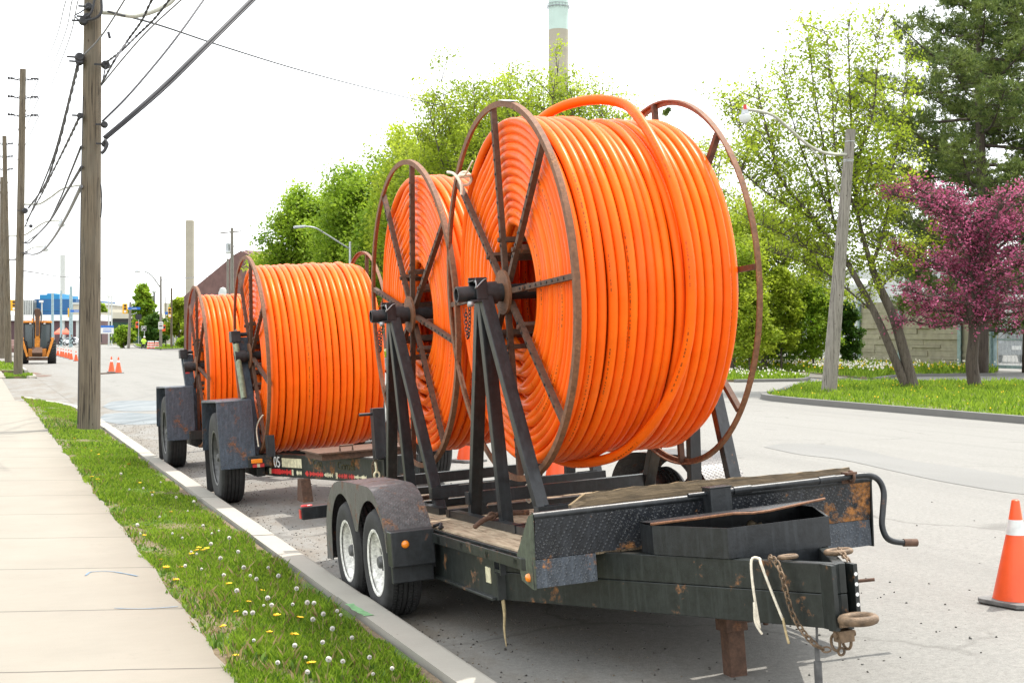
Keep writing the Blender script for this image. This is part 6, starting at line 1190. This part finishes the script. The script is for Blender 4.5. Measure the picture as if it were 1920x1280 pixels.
def px_tree(label, pxc, wpx, ytop, ybot, d, mat, nleaf=16000, size=.16, nb=9, seed=0, tr=.25, name='broadleaf_tree', lean=0, twigs=5, cat='tree', zmin=None, dense=1.0, bark='bark'):
    rs_ = random.Random(seed); b = at(pxc, 628, d); b.z = 0; H = CH+(628-ytop)/FPX*d; zb = max(.5, CH+(628-ybot)/FPX*d); rx = wpx/2/FPX*d; blobs = []
    for i in range(nb):
        f = (i+.5)/nb; z = zb+(H-zb)*(.12+.76*f); prof = math.sin(PI*min(1, .22+.78*f)**.9)**.6 if f < .92 else .45; a = i*2.4+seed; rr = rx*prof; r_ = rx*rs_.uniform(.34, .5)*dense; off = max(0, rr-r_*.8)*rs_.uniform(.6, 1.0); blobs.append((math.cos(a)*off, math.sin(a)*off, min(z, H-r_*.6), r_, r_*rs_.uniform(.65, .95)))
    blobs.append((0, 0, H-rx*.3, rx*.35, rx*.32)); return crown_tree(label, b, H, blobs, nleaf, size, mat, bark, tr, cat, name, twigs)



px_tree('deep green tree low between the third and second reels', 655, 160, 430, 640, 118, 'leafC', 14000, .18, 9, 13, .25, dense=1.2)
SPARSE = []
px_tree('dark conical tree top just above the coil of the front reel', 1250, 60, 196, 500, 95, 'pineL', 4000, .10, 6, 10, .15)
for i, (px, w_, yt, yb, d, m_, n_, lb) in enumerate([(1405, 120, 540, 690, 66, 'leafB', 9000, 'yellow-green shrub nearest the front reel beside the lamp pole'), (1465, 110, 500, 690, 69, 'leafB', 10000, 'tall loose shrub between the reel rim and the lamp pole'), (1525, 120, 530, 688, 70, 'leafA', 11000, 'green shrub immediately behind the leaning lamp pole'), (1590, 70, 565, 690, 72, 'leafC', 11000, 'dense dark green shrub at the left end of the block wall'), (1540, 120, 455, 640, 78, 'leafB', 9000, 'airy yellow shrub above the dark one by the wall'), (1440, 150, 600, 695, 75, 'leafC', 12000, 'low dark undergrowth bush left of the lamp pole'), (1350, 110, 560, 692, 70, 'leafC', 9000, 'dark bush seen just right of the orange coil')]):
    px_tree(lb, px, w_, yt, yb, d, m_, n_, .075, 8, 20+i, .06, 'shrub', twigs=7, cat='shrub', dense=1.25, bark='bark2')
px_tree('round green tree at the far corner of the junction', 268, 64, 534, 645, 200, 'leafA', 9000, .24, 8, 31, .25, dense=1.2); px_tree('yellow-green tree right of the junction, above the white fence', 335, 66, 556, 640, 195, 'leafB', 9000, .22, 8, 32, .2)
px_tree('low green bush between the notice board and the leaning pole', 232, 56, 612, 648, 195, 'leafA', 5000, .2, 6, 33, .1, 'shrub', cat='shrub'); px_tree('dark green bushes behind the orange barrels', 290, 60, 590, 650, 198, 'leafC', 7000, .22, 7, 34, .1, 'shrub', cat='shrub', dense=1.3); px_tree('bright bush at the foot of the white fence', 345, 36, 634, 652, 190, 'leafA', 2500, .16, 5, 35, .08, 'shrub', cat='shrub'); px_tree('small far tree above the beige depot roof', 187+0, 30, 570, 590, 330, 'leafA', 1500, .4, 5, 36, .15)

def fan_tree(label, pxc, wpx, ytop, ybot, d, mat, size, per, seed, tr=.2, n1=11, n2=6, n3=5, bark='bark2', spread=.16):
    """trunk splitting low into ascending limbs, each forking twice, leaves only along the outer twigs"""
    rs_ = random.Random(seed); b = at(pxc, 628, d); b.z = 0; H = CH+(628-ytop)/FPX*d; zb = max(1.2, CH+(628-ybot)/FPX*d); rx = wpx/2/FPX*d
    t = thing('broadleaf_tree', label, 'tree', loc=tuple(b)); g = MB(); g2 = MB(); CC = []; TT = []; limb(g, [(0, 0, -.1), (.1, 0, zb*.6), (0, .1, zb), (.1, 0, H*.6)], tr, tr*.35, 8)
    for i in range(n1):
        a = i*2.39996+rs_.uniform(-.3, .3); f = (i+.5)/n1; z0 = zb+(H*.6-zb)*f*.9; el = .35+1.0*f; rr = rx*(1.0-.55*f**2)*rs_.uniform(.75, 1.0); ze = min(H*(.98-.05*rs_.random()), z0+(H-z0)*(.35+.62*f)*rs_.uniform(.85, 1.05)); e = Vector((math.cos(a)*rr, math.sin(a)*rr, ze)); s0 = Vector((0, 0, z0)); m1 = s0.lerp(e, .5)+Vector((math.cos(a)*rr*.12, math.sin(a)*rr*.12, -.06*(e-s0).length)); q = spline([s0, m1, e], 6); g.tube(q, .1, 6, rs=[tr*.42*(1-.82*k/(len(q)-1)) for k in range(len(q))])
        L1 = (e-s0).length
        for j in range(n2):
            h = .3+.7*(j+.6)/n2; p = q[min(len(q)-1, int(h*(len(q)-1)))]; u = Vector((rs_.gauss(0, 1), rs_.gauss(0, 1), rs_.gauss(.55, .6))).normalized(); l2 = L1*rs_.uniform(.22, .42)*(1.25-h*.6); e2 = p+u*l2; q2 = spline([p, p.lerp(e2, .5)+Vector((0, 0, .05*l2)), e2], 3); g2.tube(q2, .03, 4, rs=[.035*(1-.75*k/(len(q2)-1)) for k in range(len(q2))], cap=False); tn = rs_.random()
            for k in range(n3):
                p3 = q2[rs_.randrange(1, len(q2))]; u3 = (u*.6+Vector((rs_.gauss(0, .7), rs_.gauss(0, .7), rs_.gauss(.35, .6)))).normalized(); l3 = l2*rs_.uniform(.3, .6); e3 = p3+u3*l3; g2.tube([p3, e3], .01, 3, rs=[.013, .005], cap=False); n = int(per*rs_.uniform(.5, 1.4)); ff = rng.uniform(.1, 1.05, n)
                CC.append(np.array(p3)[None]*(1-ff[:, None])+np.array(e3)[None]*ff[:, None]+rng.normal(size=(n, 3))*spread); TT.append(np.full(n, tn)*.6+rng.random(n)*.4)
    g.build('trunk', M[bark], t, smooth=True); g2.build('twigs', M[bark], t); leaf_cards('crown', np.concatenate(CC), size, M[mat], t, np.concatenate(TT)); return t
def branch_tree(name, label, d, trunks, limbs, leaf, size, mat, bark, cat='tree', base_px=None, twig_len=(.8, 2.0), ntw=5, start=.25, droop=0, spread=.14, up=.75, per=26):
    """trunks/limbs: (pixel polyline, r0, r1, depth drift); twigs grow along the limbs and carry the leaves"""
    bp = Vector((*gp(*base_px, .1), .1)); dd = bp.x*sn+bp.y*cs; t = thing(name, label, cat, loc=tuple(bp)); g = MB(); g2 = MB(); CC = []; TT = []
    for kind, L_ in (('t', trunks), ('l', limbs)):
        for pts, r0, r1, dr in L_:
            m = len(pts); W_ = [at(px, py, dd+dr*i/(m-1))-bp for i, (px, py) in enumerate(pts)]; q = spline(W_, 5); k = len(q); g.tube(q, r0, 9, rs=[r0+(r1-r0)*i/(k-1) for i in range(k)])
            if kind == 't' and start > .9: continue
            for i in range(int(k*(start if kind == 'l' else .9)), k):
                for _ in range(ntw):
                    p = q[i]+Vector(rng.normal(size=3))*.04; u = Vector(rng.normal(size=3)); u.normalize(); u.z = u.z*.5+up; u.normalize(); ln = rng.uniform(*twig_len)*(1.15-.5*i/k); e = p+u*ln+Vector((0, 0, -droop*ln)); mid = p.lerp(e, .55)+Vector(rng.normal(size=3))*.08*ln
                    g2.tube([p, mid, e], .012, 4, rs=[.016, .010, .004], cap=False); n = int(per*ln/1.4); f = rng.uniform(.15, 1.05, n)**.8; base_ = np.array(p)[None]*(1-f[:, None])+np.array(e)[None]*f[:, None]; nc = 5; cl = rng.uniform(.25, 1, nc)
                    CC.append(base_+rng.normal(size=(n, 3))*spread); TT.append(np.full(n, rng.random())*.6+rng.random(n)*.4)
    g.build('trunk', M[bark], t, smooth=True); g2.build('twigs', M[bark], t); leaf_cards('crown', np.concatenate(CC), size, M[mat], t, np.concatenate(TT)); return t
branch_tree('spring_tree', 'leaning two-stemmed tree with sparse fresh leaves on the grass island', 45, [([(1712, 727), (1700, 680), (1677, 600), (1650, 540), (1634, 500)], .20, .11, 0), ([(1700, 727), (1672, 660), (1640, 587), (1590, 494)], .16, .09, 0)],
    [([(1634, 500), (1609, 406), (1602, 312), (1594, 190), (1590, 50)], 0.081, 0.015, 0), ([(1634, 500), (1660, 420), (1672, 330), (1690, 220), (1700, 120)], 0.062, 0.010, 1.5), ([(1590, 494), (1527, 412), (1465, 337), (1440, 250), (1420, 170)], 0.074, 0.015, -1.2), ([(1527, 412), (1450, 370), (1400, 330), (1372, 300)], 0.043, 0.010, -1.5), ([(1465, 337), (1420, 290), (1385, 235), (1370, 190)], 0.037, 0.007, .8), ([(1590, 494), (1560, 400), (1545, 280), (1525, 160), (1515, 60)], 0.056, 0.010, 1), ([(1560, 400), (1510, 300), (1480, 200), (1470, 130)], 0.037, 0.007, 1.5), ([(1609, 406), (1570, 300), (1560, 180), (1550, 60)], 0.043, 0.007, -1), ([(1602, 312), (1635, 220), (1645, 120), (1650, 40)], 0.037, 0.007, -.8), ([(1609, 406), (1630, 330), (1640, 280), (1660, 190)], 0.037, 0.007, 1.2), ([(1640, 587), (1560, 520), (1500, 490), (1440, 470)], 0.037, 0.007, 1.2), ([(1650, 540), (1690, 500), (1730, 470)], 0.031, 0.007, 1), ([(1590, 494), (1520, 470), (1470, 440), (1420, 420)], 0.037, 0.007, -1)],
    None, .058, 'leafB', 'bark2', base_px=(1706, 728), twig_len=(.6, 1.6), ntw=4, start=.12, spread=.14, up=.65, per=50)
rs_ = random.Random(12); lim = []
for k in range(26):       # crab apple: spreading layered branches
    y0 = 600-k*8.5; sg_ = -1 if k % 2 else 1; ln = 150*(.75+.4*math.sin(k*.33+.3))*rs_.uniform(.7, 1.1); ln *= .8 if sg_ < 0 else 1; x1 = 1822+sg_*ln; yy1 = y0-rs_.uniform(20, 70)+(30 if k < 6 else 0)
    lim.append(([(1820, y0+15), (1822+sg_*ln*.45, (y0+yy1)/2+rs_.uniform(-8, 12)), (x1, yy1), (x1+sg_*8, yy1-8)], .06, .015, rs_.uniform(-2.2, 2.2)))
lim += [([(1822, 540), (1815, 470), (1800, 400), (1790, 362)], .08, .02, .6), ([(1822, 520), (1850, 450), (1870, 400), (1885, 360)], .08, .02, -.8), ([(1822, 600), (1760, 612), (1700, 600), (1680, 615)], .04, .01, -1), ([(1822, 590), (1880, 600), (1930, 620)], .04, .01, -.8), ([(1822, 520), (1900, 440), (1980, 400)], .06, .015, -.6), ([(1822, 560), (1910, 520), (1990, 500)], .06, .015, .6), ([(1822, 580), (1900, 570), (1980, 560)], .05, .015, -1.5)]
branch_tree('crab_apple_tree', 'crab apple tree covered in magenta blossom at the right edge', 43, [([(1828, 727), (1822, 680), (1826, 620), (1818, 560), (1822, 500)], .23, .11, 0)], lim, None, .05, 'bloss', 'bark', base_px=(1827, 727), twig_len=(.3, .85), ntw=4, start=.12, spread=.085, up=.35, per=27)
def pine(name, label, px, d, ytop, ybot, halfw, left_prof, seed):
    rs_ = random.Random(seed); b = at(px, 628, d); b.z = 0; t = thing(name, label, 'pine tree', loc=tuple(b)); H = CH+(628-ytop)/FPX*d; g = MB(); limb(g, [(0, 0, 0), (.1, 0, H*.4), (-.1, 0, H*.75), (0, 0, H)], .36, .04, 9); P_ = []; D_ = []; TT = []; z0 = CH+(628-ybot)/FPX*d; nb = 54
    for k in range(nb):
        f = k/(nb-1); z = z0+(H-z0)*f**.95; a = k*2.39996+rs_.uniform(-.3, .3); py = 628-(z-CH)*FPX/d; L = halfw*left_prof(py)/FPX*d*rs_.uniform(.72, 1.08); u = Vector((math.cos(a), math.sin(a), 0)); e = Vector((0, 0, z))+u*L+Vector((0, 0, L*rs_.uniform(.08, .28))); m1 = Vector((0, 0, z))+u*L*.5+Vector((0, 0, -.03*L)); limb(g, [(0, 0, z), m1, e], .085, .02, 5, 3)
        nt_ = int(10+L*6.5)
        for j in range(nt_):
            h = 1.04-.72*rs_.random()**1.3; c = (Vector((0, 0, z)).lerp(m1, h*2) if h < .5 else m1.lerp(e, (h-.5)*2)); s_ = Vector((-u.y, u.x, 0))*rs_.uniform(-1, 1)*L*.34*(1.05-h*.7)+Vector((0, 0, rs_.uniform(-.05, .35))); c2 = c+s_; g.tube([c, c2], .014, 4, cap=False); tn = rs_.random()
            for q in range(9): P_.append(tuple(c2+Vector(rng.normal(size=3))*.20)); D_.append(tuple((u*.6+Vector(rng.normal(size=3))*.7+Vector((0, 0, .9))).normalized())); TT.append(tn)
    g.build('trunk', M['bark'], t, smooth=True); P_ = np.array(P_); D_ = np.array(D_); n = len(P_); V = []; F = []; K = 10; tt = []
    base_ = np.repeat(P_, K, 0); dd = np.repeat(D_, K, 0)*.9+rng.normal(size=(n*K, 3))*.55; dd /= np.linalg.norm(dd, axis=1)[:, None]; sd_ = np.cross(dd, rng.normal(size=(n*K, 3))); sd_ /= np.linalg.norm(sd_, axis=1)[:, None]; L = rng.uniform(.13, .26, (n*K, 1)); V = np.stack([base_-sd_*.014, base_+sd_*.014, base_+dd*L+sd_*.009, base_+dd*L-sd_*.009], 1); F = np.arange(n*K*4).reshape(-1, 4)
    fast('needles', V, F, M['pineL'], t, tint=np.clip(np.repeat(np.array(TT), K)*.6+rng.random(n*K)*.4, 0, 1)); return t
prof = lambda y: float(np.interp(y, [-80, 0, 60, 110, 180, 260, 400, 520, 600, 640], [.25, .42, .55, .72, .95, 1.05, 1.0, .95, .75, .4]))
pine('pine_tree', 'large dark green pine towering behind the pink crab apple', 1838, 64, -60, 615, 262, prof, 2)
pine('pine_tree', 'second dark pine with its trunk at the right edge of the picture', 1930, 68, -40, 580, 220, prof, 6)

fan_tree('small yellow-green tree at the left end of the tree line behind the reels', 508, 80, 452, 590, 140, 'leafB', .14, 20, 1, n1=12, n2=7, n3=5, spread=.3)
fan_tree('dense green maple rising left of the steel street lamp', 600, 200, 338, 600, 122, 'leafA', .15, 60, 2, n1=18, n2=10, n3=6, spread=.5)
fan_tree('tall dense green maple directly behind the steel street lamp', 690, 210, 308, 610, 108, 'leafA', .14, 60, 3, n1=18, n2=10, n3=6, spread=.45)
fan_tree('yellow-green tree above the second reel', 800, 250, 225, 600, 96, 'leafB', .115, 48, 4, n1=18, n2=9, n3=6, spread=.36)
fan_tree('green tree filling the gap above the second reel', 770, 260, 288, 620, 103, 'leafA', .14, 46, 14, n1=16, n2=8, n3=6, spread=.42)
fan_tree('tall thinly leafed tree left of the tallest chimney', 890, 290, 118, 520, 86, 'leafB', .09, 30, 5, n1=20, n2=10, n3=7, spread=.25)
fan_tree('thinly leafed tree directly in front of the tallest chimney', 1005, 260, 95, 520, 82, 'leafB', .085, 24, 6, n1=20, n2=10, n3=7, spread=.24)
fan_tree('thinly leafed tree right of the tallest chimney, behind the loose hose loop', 1115, 210, 118, 520, 80, 'leafB', .08, 18, 7, n1=18, n2=10, n3=7, spread=.22)
fan_tree('green tree filling low behind the front reel', 930, 340, 205, 600, 92, 'leafB', .115, 46, 15, n1=18, n2=9, n3=6, spread=.38)
fan_tree('slender spring tree behind the right rim of the front reel', 1310, 190, 232, 640, 74, 'leafB', .075, 18, 8, n1=14, n2=8, n3=6, spread=.2)
fan_tree('leafy yellow-green tree right of the front reel rim, below the street lamp', 1430, 250, 350, 665, 72, 'leafB', .075, 32, 9, n1=18, n2=9, n3=6, spread=.28)
fan_tree('green tree low behind the right rim of the front reel', 1370, 170, 440, 680, 68, 'leafB', .075, 36, 19, n1=14, n2=8, n3=6, spread=.25)
